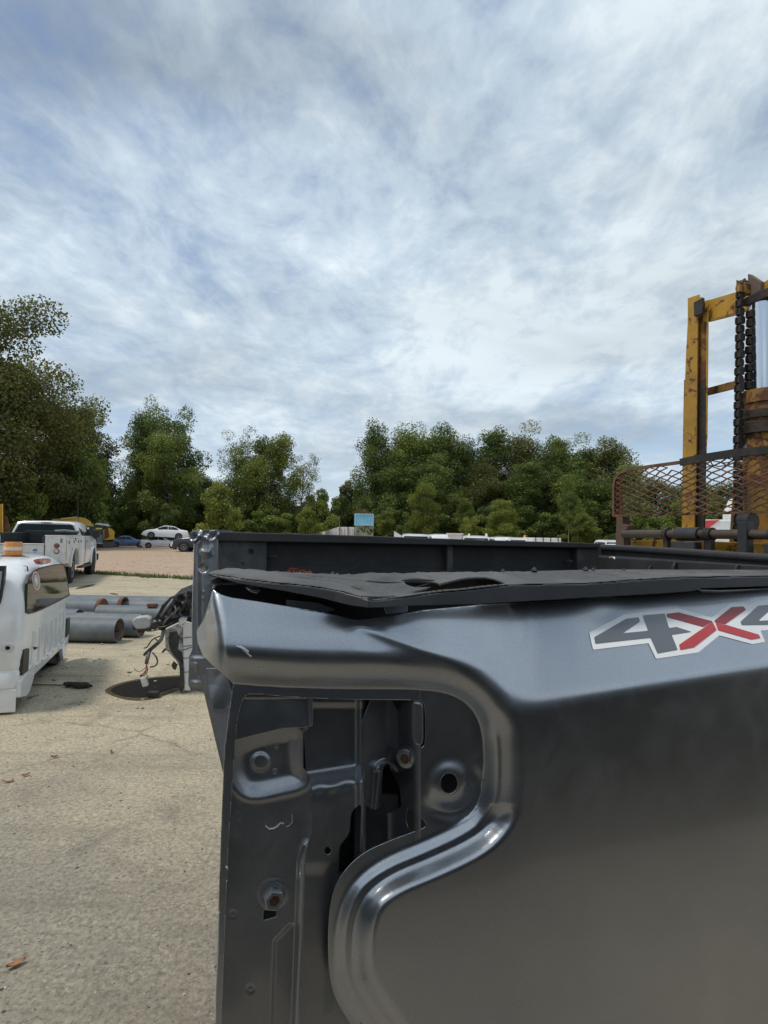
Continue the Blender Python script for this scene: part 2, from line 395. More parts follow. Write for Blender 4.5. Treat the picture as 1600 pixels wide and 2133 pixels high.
# ================================================================== the ground
def mk_ground(name, paved):
    m_, t, b = new_mat(name); v = objc(t)
    vw = mixc(t, 0.35, v, noise(t, v, 30, 3, 0.6, 0, 1), 'ADD')
    st = t.nodes.new('ShaderNodeTexVoronoi'); st.inputs['Scale'].default_value = 85 if paved else 30; st.inputs['Randomness'].default_value = 1
    L(t, v, st.inputs['Vector'])
    st2 = t.nodes.new('ShaderNodeTexVoronoi'); st2.inputs['Scale'].default_value = 38; L(t, v, st2.inputs['Vector'])
    g = noise(t, v, 42, 8, 0.72); g2 = noise(t, v, 160, 4, 0.7)
    large = noise(t, mapping(t, v, (1, 1.7, 1)), 0.35, 7, 0.62, 0.6); mid = noise(t, mapping(t, v, (1, 1.5, 1), (0, 0, 0.3)), 1.6, 8, 0.66, 0.4)
    if paved:
        base = mixc(t, ramp(t, mid, [(0.34, 0.0), (0.62, 1.0)]), (0.235, 0.205, 0.155), (0.36, 0.318, 0.235))
        base = mixc(t, ramp(t, large, [(0.36, 0.0), (0.62, 1.0)]), base, (0.43, 0.372, 0.262))
        # the nearer paving is coloured greyer and darker than the sandier paving farther on
        sepn = t.nodes.new('ShaderNodeSeparateXYZ'); L(t, v, sepn.inputs[0])
        far = ramp(t, math_node(t, 'ADD', math_node(t, 'DIVIDE', sepn.outputs[1], 10.0), math_node(t, 'MULTIPLY', large, 0.25)), [(0.36, 0.0), (0.60, 1.0)])
        base = mixc(t, far, mixc(t, 0.62, base, (0.235, 0.216, 0.188)), mixc(t, 0.6, base, (0.50, 0.43, 0.305)))
    else:
        base = mixc(t, ramp(t, mid, [(0.34, 0.0), (0.66, 1.0)]), (0.33, 0.235, 0.165), (0.50, 0.39, 0.29))
        base = mixc(t, ramp(t, large, [(0.40, 0.0), (0.62, 1.0)]), base, (0.40, 0.285, 0.20))
    sandy = ramp(t, g, [(0.38, 0.66), (0.52, 1.0), (0.66, 1.14)])
    c = mixc(t, 1.0, base, sandy, 'MULTIPLY')
    if paved:
        stone = ramp(t, st.outputs['Color'], [(0.2, 0.74), (0.6, 1.03), (0.9, 1.35)])
        c = mixc(t, ramp(t, noise(t, v, 7, 5, 0.7), [(0.35, 0.15), (0.62, 0.75)]), c, mixc(t, 1.0, c, stone, 'MULTIPLY'))
        pit = ramp(t, noise(t, mapping(t, v, (1, 1.15, 1)), 48, 3, 0.75), [(0.60, 0.0), (0.66, 1.0)])
        c = mixc(t, math_node(t, 'MULTIPLY', pit, 0.75), c, (0.065, 0.057, 0.046))
        dk = ramp(t, noise(t, mapping(t, v, (1, 1.3, 1), (0, 0, 0.4)), 2.3, 9, 0.72, 0.8), [(0.52, 0.0), (0.70, 0.6)])
        c = mixc(t, dk, c, (0.12, 0.108, 0.09))
        trk = ramp(t, noise(t, mapping(t, v, (0.35, 2.6, 1), (0, 0, R(-14))), 0.9, 6, 0.65, 0.5), [(0.50, 0.0), (0.66, 0.5)])
        c = mixc(t, trk, c, (0.16, 0.14, 0.115))
        # hairline cracks
        cr = t.nodes.new('ShaderNodeTexVoronoi'); cr.feature = 'DISTANCE_TO_EDGE'; cr.inputs['Scale'].default_value = 0.33
        L(t, mixc(t, 0.22, v, noise(t, v, 2.2, 6, 0.7, 0, 1), 'ADD'), cr.inputs['Vector'])
        ck = math_node(t, 'MULTIPLY', ramp(t, cr.outputs['Distance'], [(0.0, 0.75), (0.003, 0.4), (0.007, 0.0)]), ramp(t, noise(t, v, 0.9, 5, 0.7), [(0.45, 0.05), (0.62, 0.9)]))
        c = mixc(t, ck, c, (0.07, 0.062, 0.05))
    L(t, c, b.inputs['Base Color']); b.inputs['Roughness'].default_value = 0.93; b.inputs['Specular IOR Level'].default_value = 0.25
    hh = math_node(t, 'ADD', math_node(t, 'MULTIPLY', g, 1.2), math_node(t, 'ADD', math_node(t, 'MULTIPLY', g2, 0.35), math_node(t, 'MULTIPLY', math_node(t, 'SUBTRACT', 1.0, st.outputs['Distance']), 0.5)))
    if paved: hh = math_node(t, 'SUBTRACT', hh, math_node(t, 'MULTIPLY', ck, 1.2))
    bump(t, b, hh, 0.38, 0.009)
    return m_
M_PAVED = mk_ground('worn_asphalt_and_concrete', True); M_DIRT = mk_ground('packed_pinkish_dirt', False)
g = MB(); g.add([(-900, -900, -0.02), (900, -900, -0.02), (900, 900, -0.02), (-900, 900, -0.02)], [(0, 1, 2, 3)])
tag(g.build('ground', M_DIRT), kind='structure')
# paved yard with a ragged far edge
edge = []
xs_ = np.arange(-60, 62, 0.5)
for i, x in enumerate(xs_):
    yy = 20.4 - 0.41 * (x + 10.2) if x < 6 else 20.4 - 0.41 * 16.2 + 0.1 * (x - 6)
    edge.append((x, yy + 0.10 * math.sin(x * 1.7) + 0.07 * math.sin(x * 4.3) + rng.normal() * 0.05, 0.0))
pv = [(-60, -40, 0.0), (61.5, -40, 0.0)] + edge[::-1]
g = MB(); g.add(pv, [tuple(range(len(pv)))]); tag(g.build('paved_yard', M_PAVED), kind='structure')

# thin sheet stains lying on the paving
def stain(name, pts, mat, z, it=3):
    P = smooth_poly(pts, it); W = ground_pt([p[0] for p in P], [p[1] for p in P], z)
    me = mesh_from(name, W.tolist(), [tuple(range(len(P)))]); o = link(name, me, mat, None, False); return tag(o, kind='structure')
def mk_stain(name, col, edge_amt=0.5):
    m_, t, b = new_mat(name); v = objc(t)
    c = mixc(t, ramp(t, noise(t, v, 25, 7, 0.7), [(0.35, 0.0), (0.7, 1.0)]), tuple(x * .7 for x in col), tuple(x * 1.5 for x in col))
    L(t, c, b.inputs['Base Color']); b.inputs['Roughness'].default_value = 0.9; b.inputs['Specular IOR Level'].default_value = 0.15; bump(t, b, noise(t, v, 60, 5, 0.7), 0.5, 0.01); return m_
M_OIL = mk_stain('oil_soaked_paving', (0.014, 0.012, 0.010)); M_OIL2 = mk_stain('damp_oil_edge', (0.085, 0.064, 0.042))
stain('oil_stain', [(216, 1437), (240, 1425), (275, 1416), (320, 1410), (390, 1405), (432, 1410), (436, 1428), (380, 1434), (352, 1444), (325, 1456), (280, 1460), (245, 1453), (224, 1445)], M_OIL2, 0.004)
stain('oil_stain_core', [(228, 1436), (255, 1424), (300, 1414), (370, 1409), (430, 1414), (430, 1424), (365, 1431), (335, 1442), (300, 1453), (258, 1451), (236, 1444)], M_OIL, 0.008)
# joint in the far slabs
stain('slab_joint', [(404, 1232), (424, 1226), (446, 1218), (447, 1220), (426, 1229), (404, 1234)], M_OIL2, 0.004, 1)
for k, (a, b_, w) in enumerate([((150, 1228), (205, 1216), 3), ((225, 1236), (250, 1238), 2)]):
    stain('oil_streak', [(a[0], a[1]), ((a[0] + b_[0]) / 2, (a[1] + b_[1]) / 2 - w), b_, ((a[0] + b_[0]) / 2, (a[1] + b_[1]) / 2 + w)], M_OIL2, 0.004)

# loose stones
def stones(n, xr, yr, smin, smax, name, seed):
    r = np.random.default_rng(seed); ico = [(0, 0, 1), (.89, 0, .45), (.28, .85, .45), (-.72, .53, .45), (-.72, -.53, .45), (.28, -.85, .45), (.72, .53, -.3), (-.28, .85, -.3), (-.89, 0, -.3), (-.28, -.85, -.3), (.72, -.53, -.3)]
    fc = [(0, 1, 2), (0, 2, 3), (0, 3, 4), (0, 4, 5), (0, 5, 1), (1, 6, 2), (2, 6, 7), (2, 7, 3), (3, 7, 8), (3, 8, 4), (4, 8, 9), (4, 9, 5), (5, 9, 10), (5, 10, 1), (1, 10, 6)]
    V = []; Fc = []
    base = np.array(ico)
    for i in range(n):
        y = yr[0] + (yr[1] - yr[0]) * r.random() ** 1.6; x = xr[0] + (xr[1] - xr[0]) * r.random()
        s = smin + (smax - smin) * r.random() ** 4
        q = base * (1 + r.normal(size=base.shape) * .15) * [s, s * (0.6 + .5 * r.random()), s * .5]
        a = r.random() * 6.3; c_, s_ = math.cos(a), math.sin(a)
        q = np.stack([q[:, 0] * c_ - q[:, 1] * s_ + x, q[:, 0] * s_ + q[:, 1] * c_ + y, q[:, 2] + s * .15], 1)
        o = len(V); V += q.tolist(); Fc += [tuple(j + o for j in f) for f in fc]
    me = mesh_from(name, V, Fc)
    at = me.attributes.new('tone', 'FLOAT', 'POINT'); at.data.foreach_set('value', np.repeat(r.random(n), len(ico)).astype(np.float32))
    return link(name, me, M_STONE, None, False)
M_STONE, t, b = new_mat('loose_stone'); a_ = N(t, 'ShaderNodeAttribute', attribute_name='tone')
L(t, ramp(t, a_.outputs['Fac'], [(0, (0.06, 0.055, 0.05)), (0.35, (0.22, 0.195, 0.16)), (0.8, (0.36, 0.32, 0.26)), (1, (0.55, 0.52, 0.46))]), b.inputs['Base Color']); b.inputs['Roughness'].default_value = .9
tag(stones(7500, (-3.4, 0.6), (1.2, 6.5), 0.0018, 0.0075, 'gravel', 3), kind='stuff')
tag(stones(1500, (-9, 0), (5, 14), 0.006, 0.03, 'gravel', 4), kind='stuff')
tag(stones(1200, (-16, -3), (20, 45), 0.012, 0.04, 'rubble', 5), kind='stuff')

# weeds along the far edge of the paving and in the joint
def grass_blades(name, spots, hmin, hmax, seed, per=1):
    r = np.random.default_rng(seed); V = []; Fc = []
    for (x, y, z) in spots:
        for _ in range(per):
            h = hmin + (hmax - hmin) * r.random(); a = r.random() * 6.3; w = 0.008 + .006 * r.random()
            dx, dy = math.cos(a), math.sin(a); bx, by = r.normal() * .3 * h, r.normal() * .3 * h; X, Y = x + r.normal() * .05, y + r.normal() * .05
            o = len(V); V += [(X - dx * w, Y - dy * w, z), (X + dx * w, Y + dy * w, z), (X + bx * .5 + dx * w * .7, Y + by * .5 + dy * w * .7, z + h * .6), (X + bx * .5 - dx * w * .7, Y + by * .5 - dy * w * .7, z + h * .6), (X + bx * 1.3, Y + by * 1.3, z + h)]
            Fc += [(o, o + 1, o + 2, o + 3), (o + 3, o + 2, o + 4)]
    return link(name, mesh_from(name, V, Fc), M_GRASS, None, False)
M_GRASS = simple('weed_grass', (0.10, 0.13, 0.03), 0.7, var=0.5, scale=3)
sp_ = []
r_ = np.random.default_rng(11)
for _ in range(2600):
    x = -14 + 16 * r_.random(); d = abs(math.sin(x * 0.9) + 0.5 * math.sin(x * 2.7)) 
    if r_.random() < 0.3 + .5 * d: sp_.append((x, 20.4 - 0.41 * (x + 10.2) + r_.normal() * .16 + .12, -0.015))
tag(grass_blades('grass', sp_, 0.04, 0.17, 12, 3), kind='stuff')
W = ground_pt(np.linspace(404, 447, 60), np.linspace(1232, 1219, 60))
tag(grass_blades('grass', [tuple(w) for w in W], 0.02, 0.07, 13, 3), kind='stuff')
gp = [tuple(w) for w in ground_pt([410, 406, 414], [1231, 1233, 1232])]
tag(grass_blades('weeds', gp, 0.04, 0.10, 14, 30), kind='stuff')

# ================================================================== the pickup bed
BED = thing('pickup_bed', 'gunmetal grey pickup bed with dented rear corner, torn black rail cap and 4X4 decal', 'pickup bed', (0.6, 1.6, 0.0))
NP = Plane(-0.21, 0.70, 24)     # outer side, near
def itp(x, pts):
    P = np.array(pts, float); return np.interp(x, P[:, 0], P[:, 1])
EDGE = [(400, 1226), (442, 1226), (457, 1238), (480, 1245), (535, 1253), (612, 1265), (671, 1275), (710, 1284), (740, 1292), (765, 1290), (806, 1284), (884, 1271), (1000, 1260), (1200, 1248), (1450, 1232), (1600, 1222), (2120, 1186)]
CREASE = [(400, 1322), (500, 1342), (600, 1346), (700, 1350), (800, 1360), (880, 1374), (950, 1395), (1010, 1424), (1060, 1456), (1100, 1468), (1200, 1453), (1600, 1386), (2120, 1300)]
def smooth_itp(x, pts, w=22):
    return sum(itp(x + o * w, pts) * k for o, k in ((-1.5, .1), (-1, .15), (-.5, .2), (0, .1), (.5, .2), (1, .15), (1.5, .1)))
POCKET = [(440, 1424), (470, 1422), (540, 1428), (620, 1432), (720, 1434), (820, 1434), (900, 1437), (945, 1447), (978, 1468), (998, 1500), (1006, 1540), (1008, 1600), (1006, 1650), (996, 1682), (965, 1712), (880, 1752), (800, 1784), (745, 1822), (716, 1862), (700, 1910), (694, 1960), (694, 2020), (706, 2070), (738, 2125), (780, 2180), (820, 2240), (850, 2450), (400, 2450), (400, 1900), (420, 1480)]
POCKET_S = smooth_poly(POCKET, 2)
def h_skin(X, Y, detail=True):
    mpp = (0.79 + (X - 800) * 0.00042) / F
    yc = smooth_itp(X, CREASE); 
    w = np.interp(X, [400, 700, 900, 1100, 1300, 1600], [52, 46, 32, 11, 6, 5])
    slope = np.interp(X, [400, 700, 1000, 1200, 2100], [0.80, 0.70, 0.56, 0.52, 0.50])
    v = yc - Y
    h = -slope * mpp * softplus(v, w)
    h -= 0.35 * mpp * softplus(v - 88, 16) * np.interp(X, [400, 900, 1100, 2100], [1, 1, .35, .25])
    h += 0.00001 * 0
    h -= 0.05 * mpp * softplus(Y - yc, 20)
    d = -sdf_poly(X, Y, POCKET_S)
    D = 0.040
    dd = np.clip(d, -60, 400)
    roll = 1 - (1 - np.clip(dd / 84.0, 0, 1)) ** 2.1
    prof = 0.34 * sstep(-4, 34, dd) + 0.10 * sstep(24, 34, dd) * 0 - 0.025 * np.exp(-((dd - 35) / 7.0) ** 2) + 0.66 * sstep(34, 88, dd)
    wl = np.maximum(sstep(1640, 1720, Y), 0.35 * sstep(960, 1000, X) * sstep(1470, 1540, Y))
    prof = prof * wl + roll * (1 - wl)
    h = h - D * (1 - prof)
    # the rear corner wraps round out of sight
    wrapc = np.interp(Y, [1226, 1300, 1400, 1430], [462, 474, 482, 474])
    h -= np.where(Y < 1432, 0.085 * (np.clip(wrapc - X, 0, 200) / 62) ** 2.3, 0)
    if detail:
        # the dent under the split cap, with the creases that run out of it
        h -= 0.006 * np.exp(-((X - 742) / 110) ** 2 - ((Y - 1284) / 20) ** 2)
        a = math.atan2(95, 250); u = (X - 745) * math.cos(a) + (Y - 1302) * math.sin(a); q = -(X - 745) * math.sin(a) + (Y - 1302) * math.cos(a)
        h += 0.0021 * np.exp(-(q / 10) ** 2) * sstep(-25, 12, u) * (1 - sstep(60, 300, u))
        h -= 0.0014 * np.exp(-((q - 24) / 20) ** 2) * sstep(-20, 40, u) * (1 - sstep(160, 330, u))
        h += 0.0014 * np.sin(X / 61.0) * np.exp(-((Y - 1330) / 60) ** 2) * (X < 1000)
        h -= 0.004 * np.exp(-((X - 1260) / 40) ** 2 - ((Y - 1285) / 26) ** 2)
        h += 0.0006 * np.sin(X / 130.0 + Y / 90.0)
    return h
def h_boss(X, Y):
    cx_, cy_ = 937, 1632
    r = np.hypot(X - cx_, (Y - cy_) * 0.95)
    ins = sdf_poly(X, Y, POCKET_S) > 0
    ux = (X - cx_) * 0.55 + (Y - cy_) * 0.83
    return np.where(ins, 0.0085 * np.exp(-(r / 40.0) ** 4) - 0.0045 * np.exp(-((r - 58) / 16.0) ** 2) * sstep(-10, 40, ux), 0)
SKIN_OUT = [(442, 1226), (457, 1238), (480, 1245), (535, 1253), (612, 1265), (671, 1275), (710, 1284), (740, 1292), (765, 1290), (806, 1284), (884, 1271), (1000, 1260), (1200, 1248), (1450, 1232), (1600, 1222), (2100, 1187),
            (2100, 2420), (436, 2420), (448, 2133), (455, 1900), (462, 1700), (468, 1560), (478, 1480), (486, 1425), (470, 1408), (442, 1385), (420, 1362), (412, 1340), (410, 1312), (425, 1290), (438, 1262)]
OPEN = [(520, 1444), (508, 1452), (500, 1475), (493, 1510), (484, 1640), (476, 1757), (468, 1960), (460, 2180), (455, 2390), (800, 2390), (780, 2230), (735, 2140), (700, 2086), (686, 2035), (683, 1960), (686, 1900), (697, 1845), (726, 1803), (762, 1773), (815, 1750), (870, 1730), (888, 1723), (886, 1712), (873, 1700), (872, 1640), (872, 1562), (884, 1554), (886, 1540), (886, 1472), (878, 1459), (800, 1458), (700, 1457), (600, 1452)]
OPEN_S = smooth_poly(OPEN, 2)
def skin_keep(X, Y):
    return np.minimum(np.minimum(sdf_poly(X, Y, SKIN_OUT), -sdf_poly(X, Y, OPEN_S)), -sdf_circ(X, Y, 936, 1632, 18, 21.5))
xs_s = np.concatenate([arange(404, 1120, 3.0), arange(1124, 1640, 5.0), arange(1650, 2110, 14.0)])
ys_s = np.concatenate([arange(1180, 1900, 3.0), arange(1905, 2200, 5.0), arange(2210, 2430, 12)])
skin = sheet('side_panel', xs_s, ys_s, lambda X, Y: NP.S(X, Y, h_skin(X, Y) + h_boss(X, Y)), skin_keep, PAINT, BED, 0.0018)

# rolled rim along the tail of the panel, turning away to the rear
def rim_pos(X, Y):
    xl = itp(Y, [(1420, 487), (1480, 478), (1560, 468), (1700, 462), (1900, 455), (2133, 448), (2420, 436)])
    k = np.clip((X - xl) / 22, 0, 1)
    return NP.S(X, Y, -0.040 + 0.004 * np.sin(k * math.pi) + 0.0015)
# decal: white outline, grey figures, red cross
def decal(name, polys, mat, off, step=2.2, hole=None):
    allp = np.array([p for q in polys for p in q]); x0, y0 = allp.min(0) - 4; x1, y1 = allp.max(0) + 4
    def keep(X, Y):
        d = np.full(X.shape, -1e9)
        for q in polys: d = np.maximum(d, sdf_poly(X, Y, q))
        if hole:
            for q in hole: d = np.minimum(d, -sdf_poly(X, Y, q))
        return d
    return sheet(name, arange(x0, x1, step), arange(y0, y1, step), lambda X, Y: NP.S(X, Y, h_skin(X, Y) + off), keep, mat, BED, 0)
def z3(pts): return [(980 + x / 2.5806, 1060 + y / 2.5806) for x, y in pts]
M_DW = simple('decal_white', (0.88, 0.88, 0.88), 0.35, var=0.02, coat=0.3); M_DR = simple('decal_red', (0.52, 0.035, 0.035), 0.35, var=0.05, coat=0.3); M_DDR = simple('decal_dark_red', (0.30, 0.022, 0.028), 0.35, var=0.05, coat=0.3)
M_DG = simple('decal_grey', (0.17, 0.178, 0.19), 0.32, 0.6, var=0.05, coat=0.4)
white_o = z3([(638, 665), (825, 568), (1112, 534), (1296, 582), (1395, 508), (1470, 505), (1492, 522), (1540, 494), (1640, 487), (1900, 470), (1960, 500), (1960, 720), (1880, 735), (1760, 640), (1560, 655), (1585, 715), (1515, 727), (1338, 680), (1225, 772), (998, 806), (958, 722), (660, 757)])
decal('decal_outline', [white_o], M_DW, 0.0010, 2.6)
four = z3([(665, 690), (838, 590), (905, 582), (912, 606), (818, 668), (955, 655), (928, 572), (1045, 562), (1068, 640), (1108, 634), (1188, 660), (1082, 676), (1114, 756), (1006, 776), (968, 692), (672, 724)])
decal('decal_figure', [four], M_DG, 0.0018)
dx = [z3([(1054, 564), (1118, 556), (1304, 604), (1252, 634), (1060, 582)]), z3([(1310, 602), (1404, 528), (1468, 524), (1482, 542), (1372, 618), (1320, 612)])]
decal('decal_cross_upper', dx, M_DDR, 0.0018)
dx = [z3([(1122, 730), (1302, 606), (1324, 650), (1202, 744), (1128, 758)]), z3([(1318, 614), (1372, 622), (1552, 676), (1560, 694), (1512, 702), (1332, 652)])]
decal('decal_cross_lower', dx, M_DR, 0.0018)
four2 = z3([(1452, 606), (1548, 520), (1640, 512), (1660, 560), (1760, 552), (1800, 640), (1900, 640), (1930, 700), (1880, 712), (1760, 610), (1590, 622), (1458, 624)])
decal('decal_figure', [four2], M_DG, 0.0018)
tri = z3([(1545, 604), (1600, 556), (1640, 552), (1650, 596), (1560, 602)])
decal('decal_gap', [tri], M_DW, 0.0026)

Z4 = lambda pts: [(1240 + x / 3.2306, 540 + y / 3.2306) for x, y in pts]
# ---- structure seen through the empty lamp pocket
Z5 = lambda pts: [(420 + x / 2.286, 1380 + y / 2.286) for x, y in pts]
Z7 = lambda pts: [(460 + x / 3.636, 1400 + y / 3.636) for x, y in pts]
Z8 = lambda pts: [(680 + x / 3.636, 1400 + y / 3.636) for x, y in pts]
# rear pillar plate
PB = smooth_poly(Z7([(80, 560), (200, 480), (400, 430), (620, 425), (612, 640), (640, 790), (625, 860), (420, 905), (280, 935), (190, 925), (120, 860), (70, 740)]), 2)
def h_pillar(X, Y):
    h = np.full(X.shape, -0.062)
    d = sdf_poly(X, Y, PB)
    h -= 0.010 * sstep(-4, 34, d)                                     # pressed-in lamp seat
    h += 0.002 * np.exp(-((d + 9) / 7.0) ** 2)                        # its raised lip
    h += 0.004 * np.exp(-(np.hypot(X - 543, Y - 1587) / 19) ** 8)    # round plug
    for (a, b_) in ((514, 1472), (513, 1514)): 
        r = np.hypot(X - a, Y - b_); h -= 0.0018 * np.exp(-(r / 8) ** 4)
    r = np.hypot(X - 569, Y - 1860); h += 0.0022 * np.exp(-((r) / 30) ** 8) - 0.003 * np.exp(-(r / 20) ** 8)
    # long raised ribs and folds
    h += 0.006 * sstep(0, 9, X - itp(Y, [(1450, 700), (1745, 700), (1760, 632), (1790, 618), (2420, 596)]))
    h += 0.005 * sstep(1740, 1765, Y) * np.exp(-((X - itp(Y, [(1760, 640), (2420, 612)])) / 12) ** 2)
    h -= 0.004 * sstep(0, 12, X - itp(Y, [(1400, 900), (1905, 900), (1925, 600), (1960, 566), (2133, 560), (2420, 548)])) * sstep(1900, 1930, Y) * (1 - sstep(0, 10, X - itp(Y, [(1900, 618), (2420, 590)])))
    for (a, b_) in ((498, 1700), (485, 1905), (522, 2060)):
        r = np.hypot(X - a, Y - b_); h -= 0.0005 * np.exp(-((r - 6) / 3.0) ** 2)
    h += 0.0005 * np.sin(X / 23.0) * np.sin(Y / 41.0)
    h += 0.010 * sstep(1470, 1452, Y)
    return h
PIL = [(470, 1400), (640, 1400), (641, 1520), (632, 1524), (632, 1600), (646, 1618), (650, 1640), (650, 1735), (640, 1762), (636, 1800), (632, 1960), (625, 2133), (612, 2420), (452, 2420), (459, 2133), (466, 1900), (474, 1700), (482, 1560), (490, 1470)]
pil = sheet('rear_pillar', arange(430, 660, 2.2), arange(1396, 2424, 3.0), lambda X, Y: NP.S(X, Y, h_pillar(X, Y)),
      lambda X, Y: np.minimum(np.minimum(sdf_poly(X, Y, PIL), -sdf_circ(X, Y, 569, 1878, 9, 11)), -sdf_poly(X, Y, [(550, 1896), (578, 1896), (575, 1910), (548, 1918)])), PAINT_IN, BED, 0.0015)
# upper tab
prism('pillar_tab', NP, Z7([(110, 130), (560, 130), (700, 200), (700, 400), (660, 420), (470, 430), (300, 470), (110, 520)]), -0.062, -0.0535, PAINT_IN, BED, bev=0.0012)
prism('tab_fold', NP, Z7([(665, 190), (700, 190), (700, 412), (668, 416)]), -0.056, -0.047, PAINT_IN, BED, bev=0.002)
# middle plate with a bright shelf and a ragged cut-out
CUT = smooth_poly(Z8([(268, 992), (215, 1030), (188, 1075), (182, 1140), (178, 1220), (135, 1275), (100, 1320), (94, 1420), (92, 1620), (250, 1620), (262, 1100)]), 2)
MIDP = [(626, 1400), (762, 1400), (762, 1690), (762, 2420), (600, 2420), (618, 2133), (630, 1900), (636, 1760), (638, 1600)]
def h_mid(X, Y):
    yy = Y + (X - 640) * 0.16
    h = -0.098 + 0.026 * sstep(1604, 1650, yy) + 0.0016 * np.sin(X / 9.0) * np.exp(-((yy - 1650) / 10) ** 2)
    h += 0.010 * np.exp(-((X - 753) / 8.0) ** 2)                      # standing fold
    h += 0.004 * sstep(1478, 1460, Y)
    h -= 0.003 * sstep(30, 0, X - itp(Y, [(1750, 700), (2420, 640)])) * sstep(1790, 1830, Y)
    h += 0.0004 * np.sin(Y / 37.0)
    return h
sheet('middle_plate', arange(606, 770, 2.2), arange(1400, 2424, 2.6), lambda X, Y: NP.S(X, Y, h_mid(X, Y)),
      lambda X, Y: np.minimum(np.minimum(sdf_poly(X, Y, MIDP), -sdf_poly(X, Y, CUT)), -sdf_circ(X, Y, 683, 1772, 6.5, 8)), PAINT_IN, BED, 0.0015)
# hooked tab that hangs in front of the arch
TAB = smooth_poly(Z8([(262, 200), (262, 980), (300, 1010), (350, 1040), (385, 1040), (420, 1000), (424, 760), (440, 705), (480, 700), (545, 780), (560, 700), (560, 200)]), 1)
def h_tab(X, Y):
    h = -0.085 + 0.0 * X
    k = sstep(756, 792, X); h = h - 0.006 * k + 0.012 * np.exp(-((X - itp(Y, [(1400, 790), (1590, 793), (1690, 783)])) / 7.0) ** 2) * sstep(1588, 1606, Y)
    ar = np.abs(np.hypot(X - 806, (Y - 1612)) - 24); h += 0.008 * np.exp(-(ar / 5.0) ** 2) * (Y < 1606) * (X > 780)
    h -= 0.02 * sstep(800, 850, X)
    return h
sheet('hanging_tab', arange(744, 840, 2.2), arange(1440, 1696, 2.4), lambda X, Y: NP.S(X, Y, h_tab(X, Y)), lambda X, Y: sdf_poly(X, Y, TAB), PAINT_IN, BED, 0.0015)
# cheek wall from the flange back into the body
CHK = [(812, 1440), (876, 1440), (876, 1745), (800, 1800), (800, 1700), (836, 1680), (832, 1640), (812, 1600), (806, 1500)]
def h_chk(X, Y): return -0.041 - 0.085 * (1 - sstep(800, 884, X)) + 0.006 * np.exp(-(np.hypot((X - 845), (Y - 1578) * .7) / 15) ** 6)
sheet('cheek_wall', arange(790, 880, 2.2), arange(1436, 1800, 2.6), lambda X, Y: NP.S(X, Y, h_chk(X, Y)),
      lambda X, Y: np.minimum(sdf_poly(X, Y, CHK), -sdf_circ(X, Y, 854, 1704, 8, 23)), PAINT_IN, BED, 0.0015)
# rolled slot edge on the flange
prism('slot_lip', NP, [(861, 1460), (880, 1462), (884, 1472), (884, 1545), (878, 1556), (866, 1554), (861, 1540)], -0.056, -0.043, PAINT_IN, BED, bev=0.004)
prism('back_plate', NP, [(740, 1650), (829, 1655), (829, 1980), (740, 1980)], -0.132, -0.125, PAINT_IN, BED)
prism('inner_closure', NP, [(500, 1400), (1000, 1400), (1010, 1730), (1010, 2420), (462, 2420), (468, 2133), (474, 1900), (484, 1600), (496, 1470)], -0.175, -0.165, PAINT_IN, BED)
# bolts and nuts
def at(pl, x, y, h): return Vector(pl.S(np.array([x]), np.array([y]), np.array([h]))[0])
nrm = Vector(NP.n)
mb = MB(); mb.lathe(at(NP, 569, 1860, -0.064), nrm, [(0, 0.0001), (0, 0.020), (0.003, 0.020), (0.0035, 0.0185), (0.0035, 0.009)], 32); wsh = mb.build('washer', PAINT_IN, BED, True)
mb = MB(); mb.lathe(at(NP, 568, 1868, -0.063), nrm, [(0, 0.0140), (0.010, 0.0140), (0.011, 0.012), (0.011, 0.0075), (-0.01, 0.0075)], 6); mb.build('hex_nut', PAINT_IN, wsh)
mb = MB(); mb.lathe(at(NP, 568, 1868, -0.063), nrm, [(0.006, 0.0001), (0.006, 0.0076)], 16); mb.build('rusty_thread', RUST, wsh)
chn = Vector((NP.l[0], NP.l[1], 0)) * -0.75 + nrm * 0.65
mb = MB(); mb.lathe(at(NP, 846, 1578, -0.072), chn, [(0, 0.0145), (0.005, 0.0145), (0.006, 0.0125), (0.006, 0.007), (0.002, 0.007)], 20); bo = mb.build('bolt', PAINT_IN, BED, True)
mb = MB(); mb.lathe(at(NP, 846, 1578, -0.072), chn, [(0.0035, 0.0001), (0.0035, 0.0072)], 16); mb.build('rusty_thread', RUST, bo)
for (x, y) in ((575, 1552), (572, 1606)):
    mb = MB(); mb.lathe(at(NP, x, y, -0.074), nrm, [(0, 0.006), (0.003, 0.004), (0.004, 0.0001)], 10); mb.build('spot_weld', PAINT_IN, BED, True)
M_CH = simple('chalk', (0.55, 0.57, 0.6), 0.8)
def mark(name, px, w, mat, hf, parent=BED):
    mb = MB(); pts = [at(NP, x, y, float(hf(np.array([float(x)]), np.array([float(y)]))[0]) + 0.0012) for x, y in px]
    mb.tube(pts, w, 5); return mb.build(name, mat, parent)
mark('chalk_mark', [(554, 1721), (561, 1727), (570, 1726), (578, 1721), (585, 1714), (591, 1716)], 0.0009, M_CH, h_pillar)
mark('chalk_mark', [(608, 1697), (609, 1712), (604, 1719), (596, 1723)], 0.0005, M_CH, h_pillar)
mark('paint_chip', [(494, 1346), (502, 1349), (512, 1358), (523, 1368)], 0.0011, M_CH, h_skin)
mark('paint_chip', [(500, 1347), (510, 1352), (517, 1358)], 0.0016, M_CH, h_skin)
mark('paint_chip', [(541, 1392), (546, 1394)], 0.0010, M_CH, h_skin)
mark('paint_chip', [(474, 1810), (472, 1806)], 0.0014, M_CH, h_skin)
mark('paint_chip', [(456, 1900), (454, 1990), (450, 2060), (449, 2130)], 0.0008, M_CH, h_skin)

